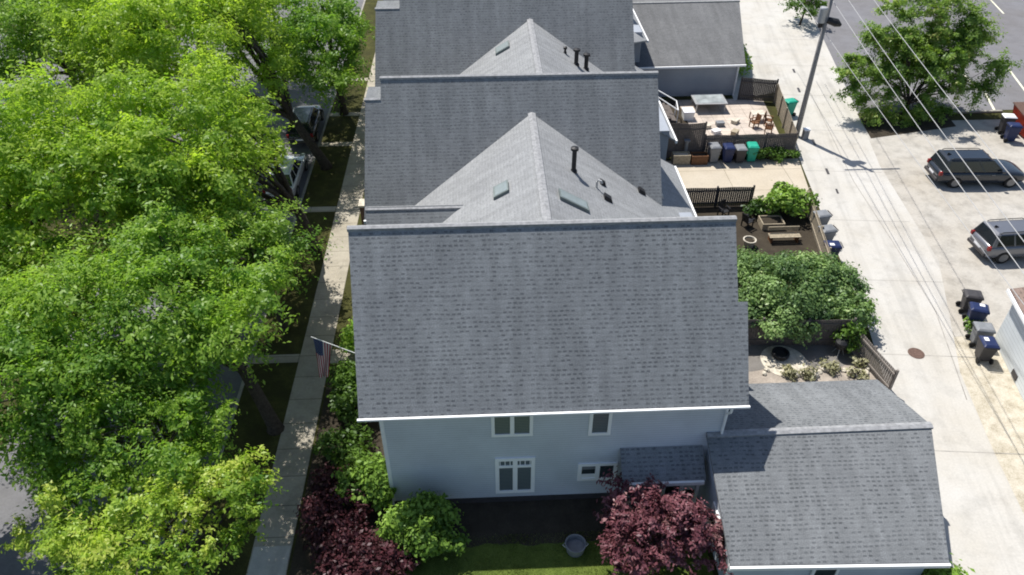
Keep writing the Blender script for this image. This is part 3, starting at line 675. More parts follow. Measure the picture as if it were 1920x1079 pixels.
bush('shrub', 'small bright green shrub at the corner of the driveway and alley', (19.2, 40.3, .95), (1.35, .95, .75), 30, .5, 500, .22, LBR, 53, lo=-.3)
bush('shrub', 'very dark shrub in the shade beside the small bright shrub', (17.5, 40.3, .5), (.8, .6, .5), 16, .4, 500, .16, LF3, 67, tone=(0, .3))
bush('shrub', 'rounded light green shrub beside the left corner of the near house', (-5.15, 19.9, .95), (1.05, .95, .85), 34, .42, 900, .15, LBR, 54, tone=(.2, .75))
bush('shrub', 'rounded green shrub in front of the near wall, lower of the two round ones', (-2.75, 17.6, 1.0), (1.35, 1.15, .95), 44, .45, 850, .15, LBR, 55, tone=(.05, .6))
bush('plum_shrub', 'dark plum leaved shrub between the sidewalk and the two round green shrubs', (-6.1, 18.6, .6), (1.25, 2.5, .6), 60, .45, 900, .13, LP2, 56)
bush('plum_shrub', 'dark plum leaved shrub at the lower edge beside the lower round shrub', (-4.6, 16.3, .6), (1.5, 1.0, .65), 40, .45, 900, .13, LP2, 57)
bush('shrub', 'dark green shrub beside the porch of the near house below the flag', (-6.3, 24.9, .9), (.9, 1.7, .9), 34, .5, 500, .18, LF3, 58)
bush('shrub', 'dark green shrub between the house corner and the plum shrubs', (-6.5, 21.9, .6), (.9, 1.0, .6), 22, .45, 600, .15, LF3, 68)
bush('shrub', 'leafy green shrub beside the sidewalk above the flag', (-6.5, 28.9, .7), (.8, .9, .7), 22, .45, 500, .18, LF2, 59)
bush('low_hedge', 'low dark green hedge at the foot of the brown fence by the pole', (20.6, 47.2, .45), (1.5, .4, .4), 22, .35, 600, .16, LF3, 60)
bush('shrub', 'low green shrub at the alley corner of the near garage', (16.6, 14.3, .55), (.9, .8, .6), 24, .4, 600, .16, LBR, 61, tone=(.1, .6))
bush('shrub', 'small green shrub against the alley side of the far garage', (22.5, 63.5, .8), (.6, 2.0, .8), 20, .5, 350, .2, LF2, 62)
bush('weed_clump', 'yellowish weed clump between the wheelie bins and the pale building', (25.75, 29.0, .25), (.4, .6, .25), 10, .25, 700, .13, LBR, 63, cat='weeds')
bush('shrub', 'tangle of dark vines in the fence corner of the sandy yard', (18.15, 27.55, .8), (.55, .4, .85), 16, .35, 600, .15, LF3, 64)
# grass blades on the strip of lawn in view
r = np.random.default_rng(5); n = 34000
px_ = r.uniform(-3.5, 8.2, n); py_ = 14.2+3.5*r.random(n)**1.15; hh = r.uniform(.03, .085, n)*(.6+.6*np.sin(px_*2.1)*np.sin(py_*1.7)**2); aa = r.uniform(0, 6.28, n); wd = r.uniform(.006, .012, n)
dx = np.cos(aa)*wd; dy = np.sin(aa)*wd; lx = r.normal(0, .03, n); ly = r.normal(0, .03, n)
V = np.stack([np.stack([px_-dx, py_-dy, np.full(n, .008)], 1), np.stack([px_+dx, py_+dy, np.full(n, .008)], 1), np.stack([px_+lx, py_+ly, np.abs(hh)+.02], 1)], 1).reshape(-1, 3)
me = bpy.data.meshes.new('grass'); me.vertices.add(n*3); me.vertices.foreach_set('co', V.astype('f').ravel())
me.loops.add(n*3); me.loops.foreach_set('vertex_index', np.arange(n*3, dtype='i')); me.polygons.add(n)
me.polygons.foreach_set('loop_start', np.arange(0, n*3, 3, dtype='i')); me.polygons.foreach_set('loop_total', np.full(n, 3, dtype='i')); me.update(calc_edges=True)
at_ = me.attributes.new('lv', 'FLOAT', 'FACE'); at_.data.foreach_set('value', r.uniform(0, 1, n).astype('f'))
me.materials.append(leafmat('grass_blades', (.05, .085, .014), (.19, .25, .05), .35, (.3, .29, .12))); o = bpy.data.objects.new('grass', me); COL.objects.link(o)
tag(o, 'short green grass of the lawn below the near house wall', 'grass', kind='stuff')
# Japanese maple
tree('japanese_maple', 'plum red Japanese maple in front of the near house and garage', (6.3, 16.6), (6.2, 16.5, 1.75), (2.35, 1.75, 1.25), 100, .5, 1100, .13, LP, 71, .1, (6.3, 16.6, .7), lo=-.35, flat=.5, tone=(.15, .9), limbs=18, shell=.45)

# ------------------------------------------------------------------ utility pole and wires
up = thing('utility_pole', 'tall grey utility pole with a transformer standing at the alley edge', 'utility pole', (23.51, 50.7, 0))
b = MB(); b.tube([(23.51, 50.7, -.1), (23.51, 50.7, 5), (23.52, 50.7, 11.6)], [.19, .165, .125], 12); b.build('pole', M['polemetal'], up, smooth=True)
b = MB(); b.lathe([(.05, .0), (.27, .02), (.27, .95), (.23, 1.02), (.08, 1.05)], (23.15, 50.62, 8.55), 16); tr = b.build('transformer', M['metal'], up)
b = MB(); b.box(23.05, 23.3, 50.55, 50.75, 8.2, 8.5); b.build('bracket', M['dark'], up)
b = MB(); b.box(22.0, 25.9, 50.5, 50.6, 10.6, 10.75); b.build('crossarm', M['polemetal'], up)
b = MB(); b.tube([(23.6, 50.65, 8.7), (24.2, 50.5, 8.55), (24.5, 50.4, 8.4)], [.22, .28, .1], 10); b.build('cable_coil', M['dark'], up)
b = MB(); b.tube([(23.38, 50.55, .02), (23.37, 50.55, 6)], .035, 6); b.build('conduit', M['bingrey'], up)
def wire(name, label, pts, r, mat='wire'):
    b = MB(); P = []
    p0, p1 = Vector(pts[0]), Vector(pts[1]); d = p1-p0
    for k in range(-8, 33):
        t = k/16; P.append(p0+d*t+Vector((0, 0, -.5*(1-(2*min(max(t/1.9, 0), 1)-1)**2))))
    b.tube(P, r, 6); return tag(b.build(name, M[mat]), label, 'power line', 'power lines over the alley')
wire('power_line', 'lowest pale overhead wire, nearest the alley centre', ((23.72, 50.7, 7.75), (20.55, 20.3, 8.55)), .015)
wire('power_line', 'pale overhead wire leaving the pole top, second from the alley', ((23.75, 50.7, 9.85), (20.15, 22.3, 10.0)), .016)
wire('power_line', 'pale overhead wire crossing the dark car, third from the alley', ((23.95, 50.6, 10.75), (20.3, 22.4, 10.75)), .016)
wire('power_line', 'pale overhead wire farthest from the alley, nearest the parking lot', ((25.5, 50.6, 10.85), (21.75, 22.2, 10.8)), .016)

# ------------------------------------------------------------------ bins
def wheelie_bin(label, x, y, rz, body, lid, sticker=False, h=1.02, group='wheelie bins'):
    t = thing('wheelie_bin', label, 'wheelie bin', (x, y, .014), rz, group); t.scale = (1.18, 1.18, 1.15)
    b = MB(); q = lambda w_, d_, o=0: [(-w_, -d_+o, 0), (w_, -d_+o, 0), (w_, d_+o, 0), (-w_, d_+o, 0)]
    b.hexa([(a, c, .06) for a, c, _ in q(.23, .25)], [(a, c, h-.1) for a, c, _ in q(.30, .35)])
    b.build('body', M[body], t, world=False, bevel=.04)
    b = MB(); b.hexa([(a, c, h-.12) for a, c, _ in q(.32, .375)], [(a, c, h-.06) for a, c, _ in q(.32, .375)])
    b.build('rim', M[body], t, world=False, bevel=.015)
    b = MB(); b.hexa([(a, c, h-.058) for a, c, _ in q(.335, .40)], [(a, c, h+.03) for a, c, _ in q(.24, .29)])
    l = b.build('lid', M[lid], t, world=False, bevel=.03)
    if sticker:
        s = MB(); s.box(.02, .2, -.2, .02, h+.031, h+.037); s.build('sticker', M['paper'], l, world=False)
    b = MB(); b.tube([(-.25, .44, h-.06), (.25, .44, h-.06)], .022, 6); b.build('handle', M['dark'], t, world=False)
    for sx in (-1, 1):
        b = MB(); b.tube([(sx*.24, .30, .13), (sx*.31, .30, .13)], .13, 14); b.build('wheel', M['tyre'], t, world=False)
    return t
wheelie_bin('charcoal wheelie bin farthest up the gravel edge of the alley', 26.0, 30.45, R(75), 'binblack', 'binblack')
wheelie_bin('blue wheelie bin with a white sticker next to the charcoal bin', 25.75, 29.35, R(68), 'binblue', 'binblue', True)
wheelie_bin('grey lidded wheelie bin between the two blue bins', 25.2, 27.85, R(78), 'bingrey', 'bingrey')
wheelie_bin('blue lidded wheelie bin nearest the viewer on the gravel strip', 24.85, 26.75, R(170), 'binblack', 'binblue', True)
wheelie_bin('pale grey wheelie bin outside the tan picket fence, farther of the two', 20.75, 38.5, R(-80), 'bingrey', 'bingrey')
wheelie_bin('grey wheelie bin outside the tan picket fence, between pale and navy bins', 20.5, 36.9, R(-80), 'bingrey', 'bingrey')
wheelie_bin('navy wheelie bin with a white sticker outside the tan picket fence', 20.2, 35.3, R(-95), 'binblue', 'binblue', True)
wheelie_bin('pale grey bin beside the brown planter in front of the long brown fence', 16.25, 47.15, R(4), 'bingrey', 'bingrey', h=1.15)
wheelie_bin('dark navy bin in the row in front of the long brown fence', 17.25, 47.1, R(0), 'binblue', 'binblue', h=1.1)
wheelie_bin('charcoal bin between the navy and teal bins in front of the fence', 18.1, 47.05, R(0), 'binblack', 'bingrey')
wheelie_bin('teal green bin at the right end of the row in front of the fence', 18.95, 47.15, R(-4), 'bingreen', 'bingreen', h=1.12)
wheelie_bin('teal green bin outside the fence by the utility pole', 23.95, 54.1, R(-75), 'bingreen', 'bingreen', h=1.1)
wheelie_bin('blue bin beside the red dumpster at the right edge', 38.9, 49.2, R(80), 'binblue', 'binblue', h=1.15)
wheelie_bin('white topped bin behind the blue bin at the red dumpster', 39.2, 50.5, R(80), 'binblack', 'paper', h=1.2)

dm = thing('dumpster', 'red metal dumpster at the right edge beside the parking lot kerb', 'dumpster', (41.2, 50.2, 0))
b = MB(); b.hexa([(40.1, 49.2, .15), (42.4, 49.2, .15), (42.4, 51.2, .15), (40.1, 51.2, .15)], [(39.8, 48.9, 1.5), (42.7, 48.9, 1.5), (42.7, 51.4, 1.9), (39.8, 51.4, 1.9)]); b.build('body', M['red'], dm, bevel=.03)
b = MB(); b.slab([(39.75, 48.85, 1.56), (42.75, 48.85, 1.56), (42.75, 51.5, 1.97), (39.75, 51.5, 1.97)], .05); b.build('lid', M['rust'], dm)
for x in (40.3, 42.1):
    b = MB(); b.box(x-.08, x+.08, 48.8, 51.45, .3, .45); b.build('fork_pocket', M['red'], dm)

# ------------------------------------------------------------------ yard things
def planter(label, x0, x1, y0, y1, h, mat, soil='soil'):
    t = thing('planter', label, 'planter', ((x0+x1)/2, (y0+y1)/2, 0)); e = .06
    b = MB(); b.box(x0, x1, y0, y0+e, 0, h); b.box(x0, x1, y1-e, y1, 0, h); b.box(x0, x0+e, y0+e, y1-e, 0, h); b.box(x1-e, x1, y0+e, y1-e, 0, h); b.build('box', M[mat], t)
    b = MB(); b.box(x0+e, x1-e, y0+e, y1-e, 0, h-.1); b.build('soil', M[soil], t)
planter('pale wooden planter at the left end of the row by the fence', 13.35, 14.55, 46.75, 47.4, .75, 'wood_pale', 'gravel')
planter('brown wooden planter between the pale planter and the grey bin', 14.65, 15.8, 46.7, 47.35, .7, 'wood')
t = thing('post_stand', 'small pale post standing behind the pale wooden planter', 'post', (14.35, 47.55, 0))
b = MB(); b.lathe([(.17, 0), (.17, .05), (.12, .1), (.12, 1.35), (.17, 1.38), (.17, 1.5)], (14.35, 47.55, 0), 10); b.build('column', M['bingrey'], t)
b = MB(); b.box(14.15, 14.55, 47.36, 47.7, 1.5, 1.55); b.build('cap', M['bingrey'], t)
# patio table with slatted top
t = thing('patio_table', 'grey patio table with a glass top beside the far garage wall', 'table', (18, 55.6, 0))
b = MB(); b.box(16.75, 19.3, 54.75, 56.6, .72, .78); b.build('frame', M['metal'], t)
b = MB(); b.box(16.95, 19.1, 54.95, 56.4, .782, .795); b.build('table_top', plain('streaked_glass', (.30, .33, .34), .2, .35, 1.5), t)
for x in (16.9, 19.15):
    for y in (54.9, 56.45):
        b = MB(); b.box(x-.04, x+.04, y-.04, y+.04, 0, .72); b.build('leg', M['metal'], t)
t = thing('cooler', 'white storage box standing beside the patio table', 'cooler', (16.0, 53.9, 0))
b = MB(); b.hexa([(15.65, 53.55, 0), (16.35, 53.55, 0), (16.35, 54.35, 0), (15.65, 54.35, 0)], [(15.6, 53.5, .6), (16.4, 53.5, .6), (16.4, 54.4, .6), (15.6, 54.4, .6)]); b.build('body', M['white'], t)
b = MB(); b.box(15.57, 16.43, 53.47, 54.43, .605, .72); b.build('lid', M['paper'], t, bevel=.03)
def chair(label, x, y, rz, mat='wood'):
    t = thing('garden_chair', label, 'chair', (x, y, .01), rz, 'wooden garden furniture')
    b = MB(); b.box(-.27, .27, -.25, .27, .4, .45); b.build('seat', M[mat], t, world=False)
    b = MB()
    for k in range(4): b.hexa([(-.26+k*.14, .23, .45), (-.16+k*.14, .23, .45), (-.16+k*.14, .27, .45), (-.26+k*.14, .27, .45)], [(-.26+k*.14, .33, 1.0), (-.16+k*.14, .33, 1.0), (-.16+k*.14, .37, 1.0), (-.26+k*.14, .37, 1.0)])
    b.build('backrest', M[mat], t, world=False)
    for sx in (-1, 1):
        b = MB(); b.box(sx*.27-.04, sx*.27+.04, -.25, .27, .62, .66); b.build('armrest', M[mat], t, world=False)
        for yy in (-.22, .24):
            b = MB(); b.box(sx*.24-.03, sx*.24+.03, yy-.03, yy+.03, 0, .4 if yy > 0 else .62); b.build('leg', M[mat], t, world=False)
chair('brown wooden chair nearest the corner fence of the cluttered yard', 21.5, 51.2, R(160)); chair('brown wooden chair behind the first, near the alley fence', 21.9, 52.5, R(60)); chair('brown wooden chair left of the small table in the cluttered yard', 20.7, 52.2, R(-70))
t = thing('small_table', 'pale small table among the brown wooden chairs', 'table', (21.2, 53.3, 0))
b = MB(); b.box(20.75, 21.75, 52.95, 53.75, .62, .67); b.build('table_top', M['stone'], t)
for x in (20.82, 21.68):
    for y in (53.0, 53.7):
        b = MB(); b.box(x-.03, x+.03, y-.03, y+.03, 0, .62); b.build('leg', M['wood'], t)
t = thing('stair_railing', 'white metal railing of the steps beside the middle house', 'railing', (13.6, 54.5, 0))
for (p, q, nm) in (((12.9, 56.1, 2.0), (15.1, 54.4, 1.25), 'handrail'), ((12.9, 55.0, 1.9), (15.0, 53.2, 1.05), 'handrail'), ((15.1, 54.4, 1.25), (15.0, 53.2, 1.05), 'end_rail')):
    b = MB(); b.tube([p, q], .045, 6); b.build(nm, M['white'], t)
for p in ((15.1, 54.4, 1.25), (15.0, 53.2, 1.05), (13.0, 56.0, 1.95), (13.0, 54.9, 1.85)):
    b = MB(); b.tube([(p[0], p[1], 0), p], .04, 6); b.build('post', M['white'], t)
b = MB()
for k in range(5): b.box(12.9+k*.42, 13.3+k*.42, 53.2, 56.0, 0, 1.0-k*.2)
b.build('step', M['fence'], t)
# clutter on the patio
r_ = random.Random(4)
for k, (x, y, c) in enumerate(((17.1, 52.3, 'stone'), (17.6, 51.4, 'paper'), (18.2, 52.6, 'bingrey'), (18.9, 51.0, 'wood_pale'), (19.5, 53.0, 'stone'))):
    lab = ('pale paving stone stack beside the white storage box', 'white box lying on the patio behind the brown fence', 'grey crate on the patio in front of the table', 'pale wooden crate on the patio near the fence', 'pale stone block on the patio beside the chairs')[k]
    t = thing('crate', lab, 'crate', (x, y, 0), r_.uniform(0, 1)); h = r_.uniform(.2, .4)
    b = MB(); b.box(-.3, .3, -.22, .22, 0, h); b.build('box', M[c], t, world=False, bevel=.03)
    b = MB(); b.box(-.32, .32, -.24, .24, h+.002, h+.05); b.build('lid', M[c], t, world=False, bevel=.02)
# garden between the houses
chair('dark garden chair in the shaded garden next to the black fence', 15.2, 40.2, R(20), 'dark'); chair('dark garden chair in the shaded garden behind the planting box', 16.4, 39.0, R(120), 'dark')
for k, (x, y, lab) in enumerate(((14.2, 38.2, 'cream stone tub in the shaded garden close to the near roof edge'), (15.9, 36.9, 'cream stone tub in the shaded garden left of the bench'), (14.1, 36.4, 'cream stone tub half under the far edge of the big bush'))):
    t = thing('plant_tub', lab, 'plant pot', (x, y, 0))
    b = MB(); b.lathe([(.26, 0), (.36, .42), (.40, .44), (.40, .5), (.33, .5), (.32, .4), (.1, .38)], (x, y, 0), 14); b.build('pot', M['stone'], t)
    b = MB(); b.lathe([(.31, .41), (.2, .46), (.05, .47)], (x, y, 0), 12); b.build('soil', M['soil'], t)
t = thing('garden_bench', 'pale wooden bench in the shaded garden beyond the big bush', 'bench', (18.1, 37.4, 0))
for k in range(3):
    b = MB(); b.box(17.2, 19.1, 37.05+k*.17, 37.19+k*.17, .42, .46); b.build('seat_slat', M['wood_pale'], t)
b = MB(); b.box(17.2, 19.1, 37.62, 37.67, .6, .85); b.build('backrest', M['wood_pale'], t)
for x in (17.35, 18.95):
    b = MB(); b.box(x-.05, x+.05, 37.08, 37.62, 0, .42); b.build('leg', M['wood'], t)
planter('raised wooden planting box beside the garden bench', 17.2, 18.6, 38.5, 39.5, .45, 'wood_pale')
b = MB(); b.lathe([(.32, 0), (.42, .12), (.44, .3), (.36, .32), (.34, .2), (.1, .18)], (14.75, 27.35, 0), 18)
fp = thing('fire_pit', 'dark round fire pit on the pale paving of the sandy yard', 'fire pit', (14.75, 27.35, 0)); b.build('bowl', M['dark'], fp)
b = MB(); b.lathe([(1.15, 0), (1.15, .03), (1.0, .035)], (14.85, 27.0, 0), 28); b.build('paved_ring', M['stone'], fp)
gr = thing('kettle_grill', 'black kettle grill in the fence corner of the sandy yard', 'grill', (17.7, 27.3, 0))
b = MB(); b.lathe([(.1, .5), (.27, .6), (.31, .78), (.31, .8)], (17.7, 27.3, 0), 16); b.build('bowl', M['dark'], gr)
b = MB(); b.lathe([(.32, .805), (.3, .95), (.16, 1.06), (.03, 1.08)], (17.7, 27.3, 0), 16); b.build('lid', M['dark'], gr)
for a in (0, 2.1, 4.2):
    b = MB(); b.tube([(17.7+.1*math.cos(a), 27.3+.1*math.sin(a), .55), (17.7+.32*math.cos(a), 27.3+.32*math.sin(a), 0)], .02, 6); b.build('leg', M['metal'], gr)
# pale edging stones along the sunny edge of the yard
r_ = random.Random(9)
for k in range(22):
    x = 13.6+k*.25+r_.uniform(-.08, .08); y = 26.2+.3*math.sin(k*.6)+r_.uniform(-.2, .2); s = r_.uniform(.12, .24)
    b = MB(); vs = [];
    pr = [(s*.8, 0), (s, s*.4), (s*.8, s*.8), (s*.3, s)]
    b.lathe(pr, (x, y, 0), 7); b.v = [(a+r_.uniform(-.04, .04), c+r_.uniform(-.04, .04), max(0, z)) for a, c, z in b.v]
    tag(b.build('edging_stone', M['stone']), 'pale rough stone in the sunlit edging row of the sandy yard', 'stone', 'edging stones of the sandy yard')
for k in range(5):
    x = (14.7, 15.6, 16.9, 18.0, 18.5)[k]; y = (26.1, 25.9, 26.3, 25.8, 26.5)[k]
    lab = ('pale dry plant at the left of the sunny yard edge', 'pale dry plant near the fire pit in the sunny yard edge', 'pale dry plant in the middle of the sunny yard edge', 'pale dry plant near the alley fence in the sunny yard', 'pale dry plant touching the alley fence of the sandy yard')[k]
    bush('dry_plant', lab, (x, y, .2), (.4, .3, .25), 8, .22, 800, .12, leafmat('dry_leaves', (.2, .2, .1), (.5, .48, .3), .2), 80+k, cat='plant')
# barrel on the shaded lawn
t = thing('tub', 'round grey metal tub on the shaded lawn below the near wall', 'tub', (3.2, 16.9, 0))
b = MB(); b.lathe([(.34, 0), (.38, .2), (.4, .4), (.42, .42), (.42, .46), (.37, .46), (.35, .2), (.1, .18)], (3.2, 16.9, .01), 20); b.build('body', M['bingrey'], t)
for sx in (-1, 1):
    b = MB(); b.tube([(3.2+sx*.4, 16.8, .36), (3.2+sx*.5, 16.9, .39), (3.2+sx*.4, 17.0, .36)], .018, 6); b.build('handle', M['metal'], t)
# meter pedestal by the pole
t = thing('utility_pedestal', 'small grey utility pedestal at the foot of the pole', 'pedestal', (23.95, 50.2, 0))
b = MB(); b.box(23.75, 24.15, 50.0, 50.4, 0, .75); b.build('cabinet', M['bingrey'], t, bevel=.03)
b = MB(); b.box(23.72, 24.18, 49.97, 50.43, .752, .82); b.build('cap', M['white'], t, bevel=.02)
# brick pier at the middle house front path
t = thing('brick_pier', 'brown brick pier at the street side of the middle house', 'pier', (-7.1, 39.1, 0))
b = MB(); b.box(-7.4, -6.75, 38.75, 39.4, 0, 2.3); b.build('shaft', M['brick'], t)
b = MB(); b.box(-7.47, -6.68, 38.68, 39.47, 2.302, 2.42); b.build('cap', M['stone'], t)

# flag on its pole
fl = thing('flag', 'American flag hanging from a pole over the sidewalk by the near house', 'flag', (-6.2, 25.6, 2.9))
TL = Vector((-7.78, 25.5, 3.95)); TR = Vector((-7.06, 25.5, 3.52)); BR = Vector((-7.35, 25.1, 1.85)); BL = Vector((-7.72, 25.05, 2.0))
dr_ = (TR-TL)
b = MB(); b.tube([TL-dr_*.12, TR, TR+dr_*2.0], .022, 8); b.build('flagpole', M['white'], fl)
b = MB(); nu, nv = 26, 20
def fp_(u, v):   # u across hoist (0..1), v down the fly
    a = TL.lerp(TR, u); c = BL.lerp(BR, u); p = a.lerp(c, v); p.y += .10*math.sin(u*9+v*4)*v; p.z -= .06*math.sin(u*6)*v; return p
vs = [fp_(i/nu, j/nv) for j in range(nv+1) for i in range(nu+1)]
b.add(vs, [(j*(nu+1)+i, j*(nu+1)+i+1, (j+1)*(nu+1)+i+1, (j+1)*(nu+1)+i) for j in range(nv) for i in range(nu)])
def fabric(name, c): return plain(name, c, .9, .1, 5)
fo = b.build('cloth', fabric('flag_white', (.55, .54, .55)), fl); me = fo.data
me.materials.append(fabric('flag_red', (.30, .025, .05))); me.materials.append(fabric('flag_blue', (.03, .05, .14)))
for p in me.polygons:
    i = p.index % nu; j = p.index//nu
    s = i*13//nu
    p.material_index = 2 if (j < 8 and i < 14) else (1 if s % 2 == 0 else 0)
sm = fo.modifiers.new('thick', 'SOLIDIFY'); sm.thickness = .008
b = MB()
for rr in range(9):
    for cc in range(6 if rr % 2 == 0 else 5):
        u = (.05+rr*.056); v = (.035+(cc+(.5 if rr % 2 else 0))*.066); p = fp_(u, v); q = Vector((0, -.03, .0)); e = .017
        pts = []
        for k in range(10):
            a = math.pi*k/5; rad = e if k % 2 == 0 else e*.42
            p2 = fp_(u+rad*math.sin(a)/.84, v+rad*math.cos(a)/1.7); pts.append(p2+q)
        b.poly(pts)
b.build('stars', fabric('flag_star', (.55, .54, .55)), fo)

# ------------------------------------------------------------------ cars
def car(label, x, y, rz, paint_, L=4.7, W=1.86, H=1.68, suv=True, z=0, group='parked cars', name='parked_car'):
    """nose towards local +x"""
    t = thing(name, label, 'car', (x, y, z), rz, group); P = M[paint_]; t.scale = (1.2, 1.14, 1.14)
    # lower body: stations rear -> front, (x, half width, z bottom, z side shoulder, z top)
    hood = .98 if suv else .88; belt = 1.02 if suv else .92
    st = [(-.500, .66, .42, .62, .72), (-.488, .84, .30, .80, .95), (-.45, .96, .26, .90, belt+.02), (-.38, 1.0, .24, .92, belt), (-.2, 1.0, .22, .92, belt), (0, 1.0, .22, .92, belt),
          (.16, 1.0, .22, .90, belt-.01), (.24, .99, .22, .86, hood+.02), (.36, .97, .24, .82, hood-.03), (.44, .93, .26, .76, hood-.13), (.485, .82, .30, .62, hood-.26), (.500, .62, .38, .52, hood-.38)]
    b = MB(); vs = []; n = 12
    for fx, fw, zb, zs, zt in st:
        w2 = W/2*fw; X = fx*L
        ring = [(w2*.7, zb), (w2*.95, zb+.06), (w2, (zb+zs)/2), (w2*.985, zs), (w2*.90, zt-.015), (w2*.55, zt+.012)]
        full = ring+[(-a, c) for a, c in ring[::-1]]
        vs += [(X, a, c) for a, c in full]
    m = len(st); fs = []
    for i in range(m-1):
        for k in range(n): fs.append((i*n+k, (i+1)*n+k, (i+1)*n+(k+1) % n, i*n+(k+1) % n))
    fs += [tuple(range(n)), tuple(range((m-1)*n+n-1, (m-1)*n-1, -1))]
    b.add(vs, fs); b.build('body', P, t, world=False, smooth=True, sub=1)
    # cabin
    xr0, xr1 = (-.47*L, .21*L); rr0, rr1 = ((-.43*L if suv else -.30*L), .06*L)
    if not suv: xr0 = -.40*L
    wb_, wt = W/2*.90, W/2*.70
    ringb = lambda xa, xb, w_, z_: [(xa, -w_, z_), (xb, -w_, z_), (xb, w_, z_), (xa, w_, z_)]
    lo_ = ringb(xr0, xr1, wb_, belt-.02); hi_ = ringb(rr0, rr1, wt, H-.05)
    b = MB(); b.hexa(lo_, hi_); cab = b.build('cabin', M['carglass'], t, world=False, bevel=.05)
    b = MB(); b.hexa(ringb(rr0-.05, rr1+.05, wt+.035, H-.075), ringb(rr0+.12, rr1-.15, wt-.12, H+.005)); b.build('roof', P, t, world=False, bevel=.06, smooth=False)
    lerp = lambda a, c, k: tuple(a[i]+(c[i]-a[i])*k for i in range(3))
    def side(xf, s):       # point on cabin side: fraction along bottom, s height
        a = xr0+(xr1-xr0)*xf; c = rr0+(rr1-rr0)*xf
        return a+(c-a)*s, wb_+(wt-wb_)*s, belt-.02+(H-.05-belt+.02)*s
    for sy in (-1, 1):
        for xf, wd in ((0.0, .07), (.36, .03), (.66, .03), (.965, .035)):
            pts = []; b = MB()
            for f, s in ((xf, .0), (xf+wd, .0), (xf+wd, 1), (xf, 1)):
                X, Y, Z = side(f, s); pts.append((X, sy*(Y+.012), Z))
            b.slab(pts if sy < 0 else pts[::-1], .03, (0, -sy, 0)); b.build('pillar', P, t, world=False)
    if suv:
        for sy in (-1, 1):
            b = MB(); b.tube([(rr0+.15, sy*(wt-.06), H+.0), (rr0+.25, sy*(wt-.06), H+.06), (rr1-.35, sy*(wt-.06), H+.06), (rr1-.2, sy*(wt-.06), H)], .022, 6); b.build('roof_rail', M['dark'], t, world=False)
    b = MB(); b.hexa([(rr0+.18, -.04, H), (rr0+.42, -.03, H), (rr0+.42, .03, H), (rr0+.18, .04, H)], [(rr0+.18, -.015, H+.12), (rr0+.24, -.01, H+.12), (rr0+.24, .01, H+.12), (rr0+.18, .015, H+.12)]); b.build('antenna', M['dark'], t, world=False)
    # wheels
    rad = .36 if suv else .33
    for fx in (-.30, .31):
        for sy in (-1, 1):
            yy = sy*(W/2-.10)
            b = MB(); b.tube([(fx*L, yy-.11*sy*-1, rad), (fx*L, yy+.13*sy*-1, rad)], rad+.07, 20); b.build('wheel_arch', M['dark'], t, world=False) if False else None
            b = MB(); X = fx*L
            prof = [(rad*.62, .115), (rad*.94, .12), (rad, .08), (rad, -.10), (rad*.9, -.12)]
            vs = []; fs = []; n = 22
            for r_2, o_ in prof:
                for k in range(n): a = 2*math.pi*k/n; vs.append((X+r_2*math.cos(a), yy+sy*o_, rad+r_2*math.sin(a)))
            for i in range(len(prof)-1):
                for k in range(n): fs.append((i*n+k, i*n+(k+1) % n, (i+1)*n+(k+1) % n, (i+1)*n+k))
            fs.append(tuple(range((len(prof)-1)*n, len(prof)*n))); b.add(vs, fs); wl = b.build('wheel', M['tyre'], t, world=False)
            b = MB(); vs = [(X, yy+sy*.10, rad)]; fs = []
            for k in range(20):
                a = 2*math.pi*k/20; q = .63 if True else 0; vs.append((X+rad*q*math.cos(a), yy+sy*.118, rad+rad*q*math.sin(a)))
            for k in range(20): fs.append((0, 1+k, 1+(k+1) % 20))
            b.add(vs, fs); b.build('rim', M['rim'], wl, world=False)
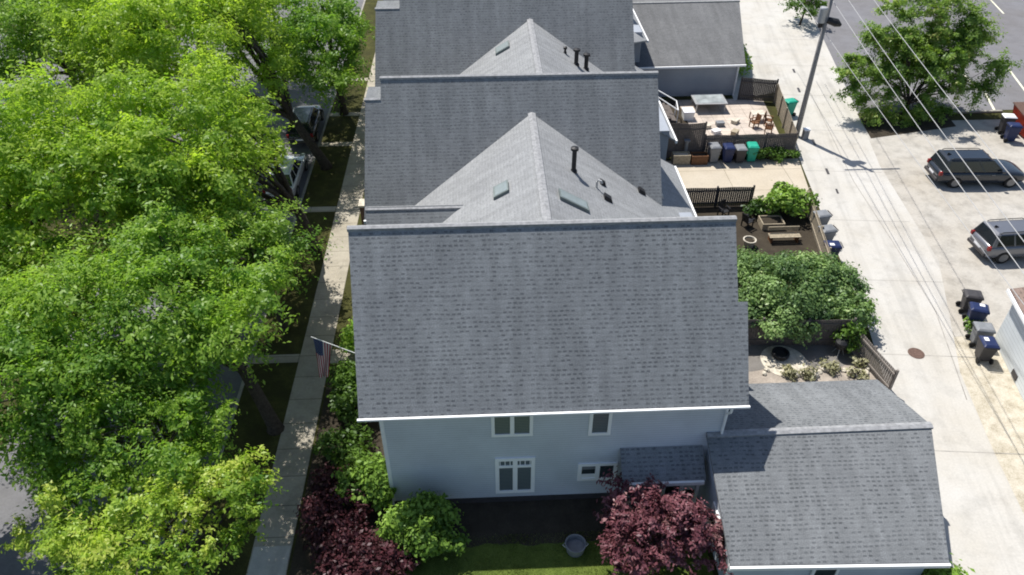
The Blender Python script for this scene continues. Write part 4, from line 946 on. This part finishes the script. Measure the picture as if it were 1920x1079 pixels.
    # lights, bumpers, plates, mirrors
    for sy in (-1, 1):
        b = MB(); b.hexa([(.452*L, sy*W*.30, .62), (.482*L, sy*W*.30, .62), (.468*L, sy*W*.43, .62), (.44*L, sy*W*.43, .62)], [(.45*L, sy*W*.30, .74), (.474*L, sy*W*.30, .74), (.455*L, sy*W*.43, .78), (.43*L, sy*W*.43, .78)]); b.build('headlight', M['lamp'], t, world=False)
        b = MB(); b.box(-.494*L, -.462*L, sy*W*.405-.075, sy*W*.405+.075, .78, 1.0); b.build('taillight', M['tail'], t, world=False)
        b = MB(); b.box(.15*L, .19*L, sy*(W/2+.06)-.09, sy*(W/2+.06)+.09, belt+.02, belt+.16); b.build('wing_mirror', P, t, world=False, bevel=.03)
        for fx in (-.10, .07):
            b = MB(); b.box(fx*L, fx*L+.18, sy*(W/2*.985)-.012, sy*(W/2*.985)+.012, .84, .87); b.build('door_handle', M['rim'], t, world=False)
    b = MB(); b.box(-.512*L, -.478*L, -W*.40, W*.40, .40, .58); b.build('rear_bumper', M['binblack'], t, world=False, bevel=.03)
    b = MB(); b.box(-.502*L, -.484*L, -W*.34, W*.34, .70, .735); b.build('trim_strip', M['rim'], t, world=False)
    b = MB(); b.box(-.506*L, -.49*L, -.26, .26, .60, .70); b.build('number_plate', M['paper'], t, world=False)
    b = MB(); b.box(.478*L, .506*L, -W*.36, W*.36, .34, .52); b.build('front_bumper', M['binblack'], t, world=False, bevel=.03)
    return t
car('dark blue grey SUV parked in the row below the small tree', 33.4, 43.85, R(-2), 'car_black', 5.1, 1.92, 1.72)
car('silver roofed grey SUV at the right edge, rear towards the alley', 31.75, 35.6, R(3), 'car_grey', 4.6, 1.85, 1.66)
car('dark car parked at the kerb under the trees, left of the far house', -13.25, 53.2, R(92), 'car_black', 4.7, 1.85, 1.62)
car('white car parked at the kerb showing beside the forked trunk', -13.3, 45.6, R(90), 'car_white', 4.6, 1.82, 1.5, False)
car('dark maroon car parked at the kerb, mostly hidden under the canopy', -13.2, 36.0, R(90), 'car_maroon', 4.6, 1.82, 1.5, False)
car('grey green car in the street at the left edge of the picture', -36.2, 59.3, R(60), 'car_green', 4.6, 1.85, 1.5, False)
